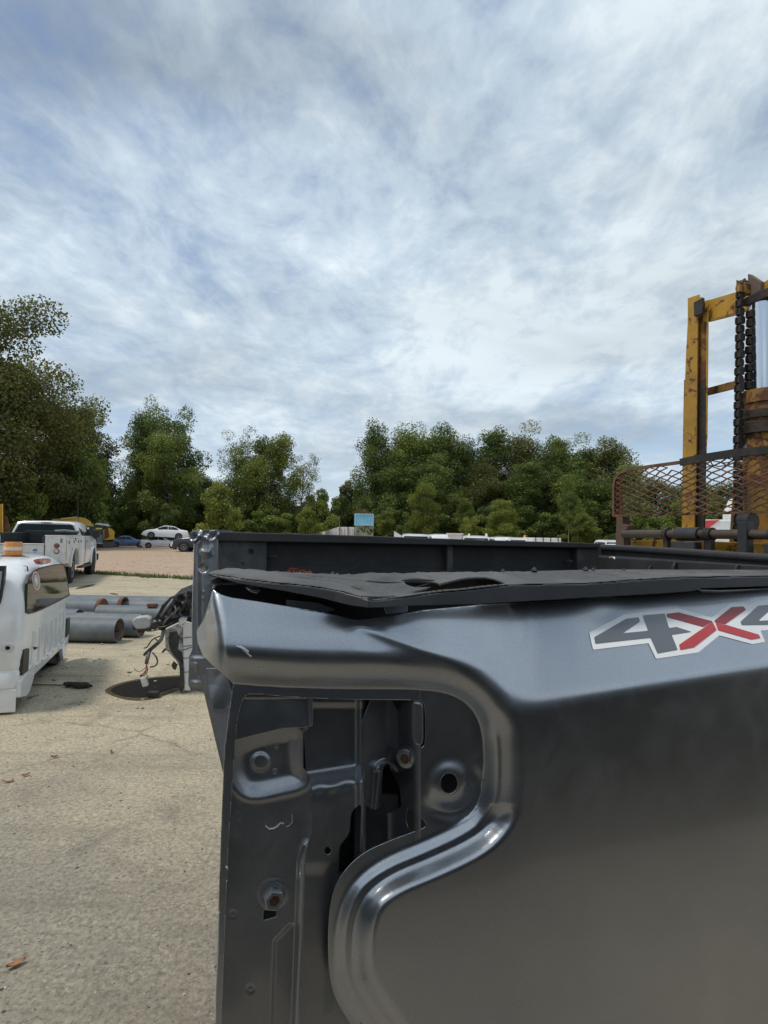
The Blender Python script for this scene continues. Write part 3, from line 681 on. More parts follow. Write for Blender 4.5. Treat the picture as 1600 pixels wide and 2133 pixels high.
# ---- rail under the cap, and the torn cap itself
def strip_pos(name, xs, fA, fB, mat, parent, n=6, thick=0.0, wav=None):
    """surface between two world-space curves"""
    A = fA(xs); B = fB(xs); V = []; Fc = []
    for i in range(len(xs)):
        for k in range(n + 1):
            t_ = k / n; p = A[i] * (1 - t_) + B[i] * t_
            if wav is not None: p = p + wav(xs[i], t_)
            V.append(p.tolist())
    for i in range(len(xs) - 1):
        for k in range(n): Fc.append((i * (n + 1) + k, i * (n + 1) + k + 1, (i + 1) * (n + 1) + k + 1, (i + 1) * (n + 1) + k))
    o = link(name, mesh_from(name, V, Fc), mat, parent)
    if thick:
        md = o.modifiers.new('thickness', 'SOLIDIFY'); md.thickness = thick; md.offset = 0
    return o
xs = arange(444, 2100, 8)
def edgeA(x): return NP.S(x, smooth_itp(x, EDGE, 4) + 1.0, h_skin(x, itp(x, EDGE) + 1))
strip_pos('bed_rail', xs, edgeA, lambda x: edgeA(x) - NP.n * 0.10 - np.array([0, 0, 0.06]), PAINT_IN, BED, 6, 0.002)
xi_ = arange(640, 2100, 8)
strip_pos('inner_side_wall', xi_, lambda x: edgeA(x) - NP.n * 0.101 - np.array([0, 0, 0.061]), lambda x: edgeA(x) - NP.n * 0.115 - np.array([0, 0, 0.50]), LINER, BED, 3, 0.002)
CAVX = 0
LIPT = [(434, 1195), (442, 1194), (535, 1208), (651, 1219), (709, 1229), (750, 1240), (768, 1247), (785, 1249), (845, 1241), (923, 1231), (980, 1226), (1057, 1217), (1130, 1215), (1212, 1214), (1367, 1203), (1445, 1200), (1600, 1198), (2120, 1184)]
LIPB = [(434, 1197), (442, 1199), (496, 1215), (593, 1231), (671, 1246), (729, 1261), (768, 1266), (800, 1265), (845, 1262), (1000, 1258), (1174, 1248), (1367, 1237), (1450, 1231), (1457, 1226), (1600, 1221), (2120, 1186)]
prism('rail_gap_shade', NP, [(446, 1216), (470, 1206), (600, 1226), (700, 1238), (768, 1256), (1000, 1244), (2050, 1196), (2050, 1260), (1000, 1300), (768, 1316), (640, 1300), (500, 1272), (470, 1262), (447, 1240)], -0.19, -0.14, DARK, BED)  # dark filler behind the lip stands in for shade in the hollow
CAPI = [(434, 1193), (452, 1187), (477, 1183), (530, 1186), (566, 1190), (651, 1194), (729, 1197), (767, 1193), (840, 1194), (880, 1192), (1000, 1191), (1100, 1190), (1250, 1186), (1600, 1187), (2120, 1172)]
hlip = 0.010
def lip_h(x): return np.interp(x, [434, 500, 700, 768, 900, 1100, 1700], [-0.11, -0.075, -0.03, 0.004, -0.036, -0.062, -0.062])
def cap_keep_all(X, Y):
    return np.minimum(Y - itp(X, LIPT) + 1.0, itp(X, LIPB) - Y)
mb = MB(); mb.tube([at(NP, 443, 1228, -0.055), at(NP, 447, 1220, -0.09), at(NP, 462, 1216, -0.12), at(NP, 516, 1214, -0.13)], [.002, .0025, .0025, .002], 8); mb.build('rear_rim_bead', PAINT, BED, True)
prism('inner_flange', NP, [(596, 1249), (664, 1256), (700, 1270), (640, 1290), (600, 1280)], -0.135, -0.13, PAINT_IN, BED)
prism('inner_flange', NP, [(512, 1222), (545, 1226), (540, 1238), (518, 1232)], -0.12, -0.10, PAINT_IN, BED, bev=.004)
prism('inner_flange', NP, [(800, 1262), (850, 1258), (850, 1276), (806, 1280)], -0.10, -0.095, PAINT_IN, BED, bev=.002)
# front lip: nearly upright band
sheet('rail_cap_lip', arange(432, 2100, 4), arange(1184, 1270, 2), lambda X, Y: NP.S(X, Y, lip_h(X) + 0.004 - 0.006 * ((Y - itp(X, LIPT)) < 3)),
      lambda X, Y: np.minimum(np.minimum(Y - itp(X, LIPT), itp(X, LIPB) - Y), X - 433.5), CAP_EDGE, BED, 0.004)
# top of the cap: pixel row -> distance inboard
HOLE1 = smooth_poly([(838, 1210), (862, 1209), (905, 1211), (918, 1215), (900, 1222), (868, 1224), (848, 1219)], 2)
POK = smooth_poly([(845, 1237), (880, 1228), (915, 1216), (950, 1207), (981, 1202), (1022, 1202), (1054, 1214), (1052, 1216), (980, 1225), (900, 1231)], 1)
HOLE2 = smooth_poly([(690, 1230), (740, 1240), (790, 1243), (835, 1240), (848, 1236), (828, 1242), (795, 1249), (765, 1247), (725, 1238)], 1)
def cap_pos(X, Y):
    yi = itp(X, CAPI); yo = itp(X, LIPT); k = np.clip((yo - Y) / np.maximum(yo - yi, 1), 0, 1)
    h = lip_h(X) + 0.002 - 0.115 * k ** 0.9
    h = h + 0.0015 * np.sin(X / 7.0 + 3 * np.sin(Y / 3.0)) * 0
    h = h + 0.006 * np.sin(X / 31.0 + Y / 9.0) * sstep(780, 640, X) * np.sin(k * math.pi) + 0.004 * np.exp(-(np.abs(sdf_poly(X, Y, POK)) / 3.0) ** 2)
    cr = 0.0
    for (x0_, y0_, x1_, y1_) in CRACKS:
        L_ = math.hypot(x1_ - x0_, y1_ - y0_); t_ = np.clip(((X - x0_) * (x1_ - x0_) + (Y - y0_) * (y1_ - y0_)) / L_ ** 2, 0, 1)
        dd = np.hypot(X - x0_ - t_ * (x1_ - x0_), Y - y0_ - t_ * (y1_ - y0_)); cr = np.maximum(cr, np.exp(-(dd / 1.3) ** 2))
    return NP.S(X, Y, h - 0.006 * cr + 0.0025 * np.sin(X * .061) * np.sin(Y * .21 + X * .013))
CRACKS = [z3([a, b_])[0] + z3([a, b_])[1] for a, b_ in (((510, 368), (590, 376)), ((590, 376), (700, 366)), ((640, 345), (760, 362)), ((690, 330), (900, 350)), ((760, 362), (950, 345)), ((830, 330), (1000, 348)), ((880, 352), (960, 362)), ((1000, 335), (1160, 345)), ((600, 352), (680, 335)), ((900, 340), (1100, 330)), ((1180, 335), (1330, 348)))]
CRACKS += [(477, 1188, 560, 1197), (560, 1197, 700, 1212), (700, 1212, 760, 1232), (640, 1200, 800, 1215), (800, 1215, 838, 1214)]
sheet('rail_cap', arange(432, 2100, 4), arange(1168, 1252, 1.5), cap_pos,
      lambda X, Y: np.minimum(np.minimum(np.minimum(Y - itp(X, CAPI) + 1.6 * np.sin(X / 17.0) * np.sin(X / 5.3) * (X < 1100) * .6, itp(X, LIPT) + 1.5 - Y), -sdf_poly(X, Y, HOLE1)), np.minimum(np.minimum(X - 434, -sdf_poly(X, Y, POK)), -sdf_poly(X, Y, HOLE2))), LINER_TOP, BED, 0.004)
BRN = simple('dusty_brown_pocket_wall', (0.045, 0.038, 0.032), 0.85, var=.4, scale=20, dirt=(.12, .1, .08), dirt_amt=.5, dirt_scale=12)
prism('stake_pocket', NP, [(835, 1232), (930, 1206), (985, 1196), (1060, 1198), (1062, 1226), (980, 1232), (850, 1242)], -0.20, -0.155, BRN, BED)
prism('pocket_floor', NP, [(835, 1204), (925, 1206), (925, 1226), (835, 1226)], -0.20, -0.16, DARK, BED)
# curled torn edge at the split, and small snapped crumbs along the inner edge
for pts in ([(690, 1229), (720, 1237), (760, 1244), (800, 1245), (845, 1238)], [(838, 1209), (862, 1207), (905, 1209)], [(1450, 1226), (1462, 1231), (1500, 1232), (1600, 1227)]):
    mb = MB(); mb.tube([at(NP, x, y, float(lip_h(np.array([x]))[0]) + (0.004 if x > 1400 else -0.02)) for x, y in pts], [0.0012] + [0.0026] * (len(pts) - 2) + [0.001], 6); mb.build('torn_edge', LINER_TOP, BED, True)
for (x, y, s) in ((693, 1195, .004), (703, 1196, .003), (760, 1197, .004), (1113, 1187, .006), (1048, 1189, .004), (1220, 1186, .006), (1236, 1186, .004), (1300, 1186, .003)):
    mb = MB(); p = at(NP, x, y, -0.17); mb.lathe(p, (0.2, .3, 1), [(-s, 0.0001), (-s * .5, s), (s * .3, s * .8), (s, 0.0001)], 6); mb.build('liner_crumb', LINER, BED)

# ---- far side, front wall, floor
FP = Plane(-0.325 * 2.45, 2.45, 16.5)          # inner face of the far side
WP_l = FP.l; LB = 2.05
def fp_pt(u_, z_, h=0.0): return FP.p + FP.l * u_ + FP.n * h + np.array([0, 0, z_])
# far rail bar (pixel outline on the plane, real thickness behind)
RT = [(452, 1107), (700, 1113), (1000, 1125), (1250, 1132)]; RB = [(452, 1127), (700, 1131), (1000, 1137), (1250, 1141)]
prism('far_rail', FP, [(452, 1107), (700, 1114), (1000, 1124.5), (1254, 1132), (1254, 1142), (1000, 1137), (700, 1131), (452, 1127)], -0.09, 0.012, LINER, BED, bev=0.004)
prism('far_side_wall', FP, [(452, 1120), (1256, 1136), (1256, 1400), (452, 1440)], -0.09, -0.055, LINER, BED)
# recess pockets: upper bulge ledge, stiffeners, end pillars
prism('stiffener', FP, [(455, 1124), (556, 1128), (556, 1300), (455, 1300)], -0.056, -0.012, LINER_TOP, BED, bev=0.006)
prism('stiffener', FP, [(932, 1134), (944, 1134), (946, 1300), (930, 1300)], -0.056, -0.015, LINER_TOP, BED, bev=0.005)
prism('stiffener', FP, [(1202, 1140), (1246, 1141), (1246, 1300), (1206, 1300)], -0.056, -0.010, LINER_TOP, BED, bev=0.005)
prism('wall_ledge', FP, [(556, 1178), (655, 1181), (735, 1176), (748, 1165), (790, 1166), (802, 1181), (930, 1187), (930, 1320), (556, 1300)], -0.056, -0.046, LINER, BED, bev=0.003)
prism('wall_ledge', FP, [(944, 1186), (1000, 1190), (1035, 1180), (1055, 1168), (1120, 1170), (1136, 1184), (1204, 1186), (1204, 1300), (944, 1300)], -0.056, -0.046, LINER, BED, bev=0.003)
for (x, y, r_h) in ((523, 1148, .018), (506, 1173, .006), (1216, 1161, .010)):
    mb = MB(); p = at(FP, x, y, -0.0115); mb.lathe(p, FP.n, [(0.0002, 0.0001), (0.0004, r_h * .62)], 14); mb.build('bolt_hole', DARK, BED)
    mb = MB(); mb.lathe(p, FP.n, [(0.0, r_h * .6), (0.002, r_h * .75), (0.0, r_h)], 14); mb.build('hole_rim', LINER_TOP, BED)
for (xa, xb, y) in ((556, 576, 1160), (1176, 1192, 1169)):
    mb = MB(); mb.tube([at(FP, xa, y, -0.05), at(FP, (xa + xb) / 2, y - 1, -0.02), at(FP, xb, y, 0.0)], 0.006, 8); mb.build('tie_down_hook', LINER_TOP, BED, True)
# stencilled word on the far wall
fc = bpy.data.curves.new('stencil', 'FONT'); fc.body = 'BULLET'; fc.size = 0.030; fc.extrude = 0.0002; fc.align_x = 'LEFT'; fc.shear = 0.18
M_OR = simple('orange_stencil', (0.55, 0.10, 0.03), 0.6, var=0.15)
lw = Vector(FP.l); nn = Vector(FP.n)
def put_text(body, px, py, pl, h, size, mat, name='stencil_lettering', sx=1.0, parent=BED, shear=0.18, ext=0.0003):
    c = bpy.data.curves.new(name, 'FONT'); c.body = body; c.size = size; c.extrude = ext; c.shear = shear; c.offset = size * 0.02
    o0 = bpy.data.objects.new(name, c); COL.objects.link(o0)
    dg = bpy.context.evaluated_depsgraph_get(); me = bpy.data.meshes.new_from_object(o0.evaluated_get(dg))
    bpy.data.objects.remove(o0)
    lx = Vector(pl.l); nz = Vector(pl.n)
    if lx.dot(Vector(_r)) < 0: lx = -lx
    up = nz.cross(lx); 
    if up.z < 0: up = -up
    p = at(pl, px, py, h); M = Matrix(((lx.x * sx, up.x, nz.x, p.x), (lx.y * sx, up.y, nz.y, p.y), (lx.z * sx, up.z, nz.z, p.z), (0, 0, 0, 1)))
    me.transform(M); me.materials.clear(); me.materials.append(mat)
    return link(name, me, mat, parent, False)
put_text('BULLET', 597, 1195, FP, -0.0445, 0.0245, M_OR, sx=0.98)
put_text('ARMADILLO', 602, 1186, FP, -0.0445, 0.0095, M_OR, sx=0.85)
prism('stencil_arrow', FP, [(634, 1190), (645, 1190), (645, 1187), (651, 1192), (645, 1196), (645, 1193), (634, 1193)], -0.0462, -0.0442, M_OR, BED)
# rear post of the far side: pressed steel, bent over at its top
P2 = Plane(-0.325 * 2.45, 2.45, 16.5)
POST = [(414, 1106), (455, 1106), (455, 1240), (448, 1330), (446, 1440), (398, 1440), (392, 1425), (394, 1368), (401, 1352), (401, 1300), (404, 1220), (407, 1130)]
def h_post(X, Y):
    h = 0.02 + 0.010 * np.exp(-((X - 428) / 13) ** 4) * (Y > 1120) * (Y < 1360)
    h = h - 0.012 * np.exp(-(np.hypot(X - 424, Y - 1183) / 9) ** 6)
    h = h + 0.012 * np.exp(-((Y - 1205) / 4.0) ** 2) * 0 - 0.008 * sstep(452, 458, X)
    for (yy, s) in ((1373, 5), (1383, 4), (1423, 5)): h = h + 0.008 * np.exp(-((Y - yy) / s) ** 2) * np.exp(-((X - 415) / 15) ** 4)
    h = h + 0.012 * np.exp(-((Y - 1150) / 7.0) ** 2) * np.exp(-((X - 428) / 12) ** 4)
    for (a, b_) in ((441, 1125), (441, 1140), (441, 1156), (424, 1233), (422, 1247), (438, 1216), (410, 1396), (420, 1398), (417, 1411)):
        h = h + 0.002 * np.exp(-(np.hypot(X - a, Y - b_) / 3.0) ** 2)
    return h
post = sheet('rear_post', arange(388, 460, 1.5), arange(1100, 1444, 1.5), lambda X, Y: FP.S(X, Y, h_post(X, Y)), lambda X, Y: np.minimum(sdf_poly(X, Y, POST), -sdf_circ(X, Y, 424, 1183, 4.5, 5)), PAINT_IN, BED, 0.004)
prism('outer_quarter', FP, [(404, 1112), (446, 1112), (446, 1452), (400, 1440), (399, 1300)], -0.17, -0.10, PAINT, BED, bev=0.01)
CRM = simple('torn_grey_plastic', (0.12, 0.13, 0.145), 0.45, var=0.4, scale=30, bumpk=0.5, bscale=25)
r2 = np.random.default_rng(5)
def crumple(name, pl, outline, h, amp, mat, parent, step=2.2, seed=1, fr=9.0):
    r = np.random.default_rng(seed); ks = [(r.uniform(-1, 1) / fr, r.uniform(-1, 1) / fr, r.uniform(0, 6.3), r.uniform(.5, 1)) for _ in range(9)]
    def hf(X, Y): return h + amp * sum(np.abs(np.sin(X * a + Y * b_ + c)) * w for a, b_, c, w in ks) / 4
    P = np.array(outline, float)
    return sheet(name, arange(P[:, 0].min() - 3, P[:, 0].max() + 3, step), arange(P[:, 1].min() - 3, P[:, 1].max() + 3, step), lambda X, Y: pl.S(X, Y, hf(X, Y)), lambda X, Y: sdf_poly(X, Y, outline), mat, parent, 0.002)
crumple('crumpled_rail_end', FP, [(392, 1118), (396, 1109), (412, 1104), (452, 1104), (458, 1112), (456, 1122), (438, 1128), (425, 1122), (408, 1136), (400, 1130)], 0.02, 0.05, PAINT_IN, BED, 1.5, 2, 5.0)
mb = MB(); mb.lathe(at(FP, 424, 1183, 0.012), FP.n, [(0, 0.0001), (0.0, 0.0085), (0.006, 0.0085)], 16); mb.build('striker_bolt', simple('pale_brass', (0.6, 0.45, 0.33), 0.4, 0.7), BED, True)
# torn end of the sill hanging at the tail, between the two sides
SP = Plane(-0.62, 1.75, 10)
crumple('torn_sill_cover', SP, [(430, 1392), (470, 1392), (492, 1420), (486, 1480), (474, 1560), (466, 1570), (458, 1520), (447, 1480), (437, 1452), (433, 1430)], 0.0, 0.012, PAINT_IN, BED, 2.0, 4, 22.0)
# front wall
fc0 = fp_pt(2.0, 0); 
FW = Plane(1.126, 3.0, -71.8)
FWt = [(1250, 1134), (1330, 1139), (1600, 1155), (1800, 1166), (2000, 1174)]; 
prism('front_rail', FW, [(1247, 1134), (1300, 1136), (1450, 1145), (1600, 1155), (2000, 1178), (2000, 1196), (1600, 1171), (1450, 1160), (1300, 1149), (1247, 1146)], -0.05, 0.02, LINER, BED, bev=0.01)
def fw_keep(X, Y): return np.minimum(sdf_poly(X, Y, [(1247, 1143), (1600, 1165), (2000, 1190), (2000, 1500), (1247, 1400)]), -sdf_poly(X, Y, smooth_poly([(1268, 1158), (1284, 1159), (1284, 1165), (1268, 1164)], 2)))
sheet('front_wall', arange(1244, 2004, 4), np.concatenate([arange(1140, 1200, 1.2), arange(1204, 1500, 12)]), lambda X, Y: FW.S(X, Y, 0.004 + 0.012 * sstep(0, 5, Y - 1156 - (X - 1247) * .055)), fw_keep, LINER, BED, 0.003)
for (x, y, s) in ((1352, 1184, .012), (1403, 1181, .02), (1533, 1182, .012)):
    mb = MB(); p = at(FW, x, y, 0.03); mb.tube([p - Vector((0, 0, s)), p, p + Vector((0.01, 0, s * 1.1))], [s * .5, s * .45, s * .3], 7); mb.build('wall_bracket', LINER, BED, True)
# floor of the bed with ribs, and cross sills under it
c1, c2 = fp_pt(0.02, 0, -0.03), fp_pt(2.02, 0, -0.03)
n1_ = NP.p - NP.n * 0.12 + NP.l * 0.10; n2_ = NP.p - NP.n * 0.12 + NP.l * 1.95
ZF = 1.02
fl = MB(); V = []
for z_ in (ZF, ZF - 0.03): V += [(c1[0], c1[1], z_), (c2[0], c2[1], z_), (n2_[0], n2_[1], z_), (n1_[0], n1_[1], z_)]
fl.add(V, [(0, 1, 2, 3), (7, 6, 5, 4), (0, 4, 5, 1), (1, 5, 6, 2), (2, 6, 7, 3), (3, 7, 4, 0)]); fl.build('bed_floor', LINER, BED)
for k in range(5):
    t_ = 0.12 + k * 0.19; a_ = Vector(c1).lerp(Vector(c2), t_); b2 = Vector(n1_).lerp(Vector(n2_), t_)
    d_ = (b2 - a_).normalized(); s_ = MB(); s_.tube([Vector((a_.x, a_.y, ZF - .07)), Vector((b2.x, b2.y, ZF - .07))], 0.035, 4); s_.build('cross_sill', DARK, BED)
fix_parent(BED)
# ================================================================== trees
def mk_leaf(name, c1, c2, c3):
    m_, t, b = new_mat(name)
    a_ = N(t, 'ShaderNodeAttribute', attribute_name='tone')
    oi = N(t, 'ShaderNodeObjectInfo')
    f = math_node(t, 'ADD', math_node(t, 'MULTIPLY', a_.outputs['Fac'], 0.75), math_node(t, 'MULTIPLY', oi.outputs['Random'], 0.25))
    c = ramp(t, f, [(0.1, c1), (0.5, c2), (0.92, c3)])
    dif = N(t, 'ShaderNodeBsdfDiffuse'); tr = N(t, 'ShaderNodeBsdfTranslucent'); gl = N(t, 'ShaderNodeBsdfGlossy', i_Roughness=0.5)
    gl.inputs['Color'].default_value = (0.5, 0.55, 0.5, 1)
    L(t, c, dif.inputs['Color']); L(t, mixc(t, 0.5, c, (0.20, 0.24, 0.04)), tr.inputs['Color'])
    m1 = N(t, 'ShaderNodeMixShader'); m1.inputs[0].default_value = 0.28; L(t, dif.outputs[0], m1.inputs[1]); L(t, tr.outputs[0], m1.inputs[2])
    m2 = N(t, 'ShaderNodeMixShader'); m2.inputs[0].default_value = 0.05; L(t, m1.outputs[0], m2.inputs[1]); L(t, gl.outputs[0], m2.inputs[2])
    L(t, m2.outputs[0], t.nodes['Material Output'].inputs[0]); t.nodes.remove(b)
    return m_
LEAF = {'dark': mk_leaf('dark_green_leaves', (0.036, 0.062, 0.014), (0.098, 0.142, 0.034), (0.205, 0.240, 0.055)),
        'mid': mk_leaf('olive_green_leaves', (0.055, 0.088, 0.020), (0.150, 0.200, 0.042), (0.260, 0.305, 0.066)),
        'light': mk_leaf('yellow_green_leaves', (0.070, 0.100, 0.018), (0.180, 0.215, 0.036), (0.300, 0.310, 0.060)),
        'brown': mk_leaf('brownish_leaves', (0.060, 0.068, 0.020), (0.140, 0.148, 0.044), (0.230, 0.215, 0.070))}
BARK = simple('tree_bark', (0.13, 0.115, 0.095), 0.9, var=0.4, scale=2, bumpk=0.4, bscale=8)
def crown_pts(seed, H, W, form):
    r = np.random.default_rng(seed); C = []
    bot = {'tall': 0.16, 'round': 0.22, 'bush': 0.02, 'open': 0.30}[form]
    lean = r.normal(0, .04, 2)
    nl = {'tall': 30, 'round': 24, 'bush': 16, 'open': 22}[form]
    limbs = []
    for i in range(nl):
        t_ = bot + (0.96 - bot) * (i + r.random()) / nl
        k = (t_ - bot) / (1 - bot)
        if form == 'tall': rad = W * .5 * (0.55 + 0.65 * math.sin(math.pi * min(1, k * 1.02 + .08)) ** .7) * (1 - .5 * k ** 4)
        elif form == 'bush': rad = W * .5 * math.sqrt(max(0.05, 1 - k ** 2.4))
        else: rad = W * .5 * (math.sin(math.pi * (0.12 + .80 * k)) ** .75)
        a = i * 2.4 + r.normal() * .5; rad *= r.uniform(0.50, 1.12)
        z = t_ * H; base = np.array([lean[0] * z, lean[1] * z, z * (0.78 if form != 'bush' else .3)])
        tip = np.array([lean[0] * z + rad * math.cos(a), lean[1] * z + rad * math.sin(a), z + r.uniform(-.02, .07) * H])
        limbs.append((base, tip))
        m_ = r.integers(3, 6) if form != 'open' else r.integers(2, 5)
        for j in range(m_):
            s = 0.35 + 0.65 * (j + 1) / m_
            p = base + (tip - base) * s + r.normal(0, .035, 3) * H * .8
            C.append((p, (0.055 + 0.045 * r.random()) * H * (1.0 if form != 'bush' else 1.7) * (.85 if form == 'open' else 1), s))
    return C, limbs, lean
def make_tree_mesh(seed, H, W, form, leaf=0.30, nper=130):
    r = np.random.default_rng(seed + 100); C, limbs, lean = crown_pts(seed, H, W, form)
    P = []; S = []; T = []
    for (c, rad, s) in C:
        n = int(nper * (rad / (0.08 * H)) ** 1.5)
        d = r.normal(size=(n, 3)); d /= np.linalg.norm(d, axis=1)[:, None]
        rr = rad * (0.30 + 0.72 * r.random(n) ** .6 + .12 * np.abs(r.normal(size=n))); p = c + d * rr[:, None] * [1.15, 1.15, .78]
        P.append(p); S.append(leaf * r.uniform(.6, 1.35, n)); tn = r.uniform(.0, .95)
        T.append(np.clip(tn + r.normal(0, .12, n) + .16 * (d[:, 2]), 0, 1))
    P = np.concatenate(P); S = np.concatenate(S); T = np.concatenate(T); keep = P[:, 2] > 0.15; P, S, T = P[keep], S[keep], T[keep]
    n = len(P); a = r.normal(size=(n, 3)); a[:, 2] *= .6; a /= np.linalg.norm(a, axis=1)[:, None]
    b_ = np.cross(a, r.normal(size=(n, 3))); b_ /= np.linalg.norm(b_, axis=1)[:, None]
    V = np.stack([P - a * S[:, None] * .5, P + b_ * S[:, None] * .34, P + a * S[:, None] * .5, P - b_ * S[:, None] * .34], 1).reshape(-1, 3)
    me = bpy.data.meshes.new('crown'); me.vertices.add(4 * n); me.vertices.foreach_set('co', V.astype(np.float32).ravel())
    me.loops.add(4 * n); me.loops.foreach_set('vertex_index', np.arange(4 * n, dtype=np.int32))
    me.polygons.add(n); me.polygons.foreach_set('loop_start', np.arange(0, 4 * n, 4, dtype=np.int32)); me.polygons.foreach_set('loop_total', np.full(n, 4, np.int32))
    me.update(); at_ = me.attributes.new('tone', 'FLOAT', 'POINT'); at_.data.foreach_set('value', np.repeat(T, 4).astype(np.float32))
    # trunk and limbs
    mb = MB(); hh = H * (.9 if form != 'bush' else .4); tr = 0.014 * H + .05
    mb.tube([(lean[0] * z, lean[1] * z, z) for z in np.linspace(-.05, hh, 7)], [tr * (1 - .8 * k / 6) for k in range(7)], 8)
    for (ba, tp) in limbs:
        md = (ba + tp) / 2 + [0, 0, -.01 * H]; mb.tube([tuple(ba), tuple(md), tuple(tp)], [tr * .32, tr * .2, tr * .06], 5, False)
    return me, mb
TREES = {}
def tree_proto(key, seed, H, W, form, leaf=0.3, nper=130):
    me, mb = make_tree_mesh(seed, H, W, form, leaf, nper); tm = mesh_from('trunk', mb.v, mb.f)
    tm.materials.append(BARK); tm.polygons.foreach_set('use_smooth', [True] * len(tm.polygons)); TREES[key] = {'trunk': tm, 'base': me, 'H': H, 'W': W}
    for k in LEAF:
        TREES[key][k] = None
def crown_mesh(key, tone):
    T = TREES[key]
    if T[tone] is None:
        mm = T['base'].copy(); mm.materials.clear(); mm.materials.append(LEAF[tone]); T[tone] = mm
    return T[tone]
for i, s in enumerate((1, 2, 3, 4)): tree_proto('tall%d' % i, s, 17, 6.4, 'tall', 0.25, 300)
for i, s in enumerate((11, 12, 13)): tree_proto('round%d' % i, s, 15, 9.5, 'round', 0.25, 290)
tree_proto('great', 71, 24, 15, 'round', 0.30, 700)
for i, s in enumerate((21, 22)): tree_proto('open%d' % i, s, 15, 9, 'open', 0.22, 170)
for i, s in enumerate((31, 32, 33)): tree_proto('bush%d' % i, s, 5, 6, 'bush', 0.21, 230)
def place_tree(key, tone, px, top, dist, label, wpx=None, group=None, rz=0.0, name='tree', cat='tree'):
    """px: centre column in the photograph, top: row of the crown's top, dist: metres away"""
    T = TREES[key]; d = rays([px], [1110])[0]; t_ = dist / d[1]; x = d[0] * t_; y = dist
    dt = rays([px], [top])[0]; zt = CAM.z + dt[2] * (dist / dt[1])
    sz = zt / (T['H'] * 1.02); sx = sz if wpx is None else (wpx * dist / F) / (T['W'] * 1.12)
    o = thing(name, label, cat, (x, y, -0.02), group, rz); o.scale = (sx, sx, sz)
    c = bpy.data.objects.new('crown', crown_mesh(key, tone)); COL.objects.link(c); c.parent = o
    k = bpy.data.objects.new('trunk', T['trunk']); COL.objects.link(k); k.parent = o
    return o
GA = 'trees behind the yard on the left'; GB = 'tall trees in the row behind the bed'; GU = 'bushes along the foot of the trees'; GC = 'trees behind the forklift guard'
# left: the tall near tree cut by the frame, then the group beside it
place_tree('great', 'brown', -52, 575, 44, 'tallest olive brown tree, cut by the left edge of the photo', 330, GA, .4)
place_tree('round2', 'brown', 62, 812, 50, 'dark tree just right of the tallest tree at the left edge', 240, GA, 1.1)
place_tree('round1', 'brown', 165, 838, 62, 'dark brownish tree leaning right above the white service truck', 170, GA, 2.0)
place_tree('tall2', 'mid', 125, 905, 56, 'mid green tree above the cab roof of the white service truck', 150, GA, 2.6)
place_tree('bush0', 'light', 30, 985, 46, 'yellow green leafy tree low at the left edge of the photo', 130, GA, .2)
place_tree('bush1', 'mid', 175, 960, 52, 'yellowish bushy tree above the yellow excavator boom', 130, GA, 1.7)
place_tree('round1', 'dark', 335, 858, 66, 'tree with several pointed tops standing alone above the stacked cars', 150, GA, 4.2)
place_tree('round2', 'mid', 362, 900, 63, 'lighter olive green tree in front of the dark pointed tree', 140, GA, 5.1)
place_tree('tall3', 'dark', 292, 850, 67, 'narrow dark tree top left of the stacked cars', 62, GA, .6)
place_tree('open0', 'brown', 492, 900, 74, 'thin brownish tree with a bare top between two fuller trees', 110, GA, .9)
place_tree('round0', 'light', 568, 893, 70, 'bright green tree with an airy rounded crown right of centre left group', 120, GA, 3.0)
place_tree('open1', 'brown', 622, 945, 72, 'sparse brownish tree reaching out right over the bright green tree', 90, GA, 2.2)
place_tree('round1', 'mid', 530, 940, 72, 'mid green tree under the bright rounded crown', 130, GA, 1.3)
place_tree('bush2', 'light', 455, 1010, 60, 'light yellow green bushy tree left of the bed rail end', 110, GA, .5)
place_tree('round0', 'dark', 425, 985, 68, 'small dark tree behind the light yellow green bushy tree', 110, GA, .8)
# the low wood edge between them
low = [(232, 1018, 72, 110, 'dark', 'low dark tree behind the excavator'), (285, 1012, 74, 120, 'dark', 'low dark tree behind the blue wrecked car'),
       (400, 1035, 70, 110, 'dark', 'low dark tree behind the white sport utility car'), (560, 1065, 66, 120, 'mid', 'bluish green bush in front of the wood, above the rail'),
       (520, 1050, 70, 100, 'dark', 'dark bush between the wood and the bed rail'), (640, 1060, 62, 70, 'light', 'small yellow green bush left of the white trailer'),
       (668, 1028, 88, 90, 'mid', 'green bushy tree behind the white trailer'), (705, 1035, 92, 80, 'dark', 'dark bushy tree left of the blue container'),
       (728, 1005, 96, 80, 'brown', 'brownish airy tree left of the tall row'), (340, 1050, 60, 90, 'dark', 'dark bush right behind the stacked white car'),
       (100, 1040, 58, 120, 'dark', 'dark bush behind the cab of the service truck'), (20, 1020, 52, 150, 'dark', 'dark bush behind the yellow loader at the left edge'),
       (190, 1045, 60, 110, 'dark', 'dark bush behind the excavator boom'), (262, 1060, 62, 90, 'dark', 'dark bush right of the excavator')]
for i, (px, top, d, w, tone, lab) in enumerate(low):
    place_tree('bush%d' % (i % 3), tone, px, top, d, lab, w, GU, i * 1.3, 'bush', 'bush')
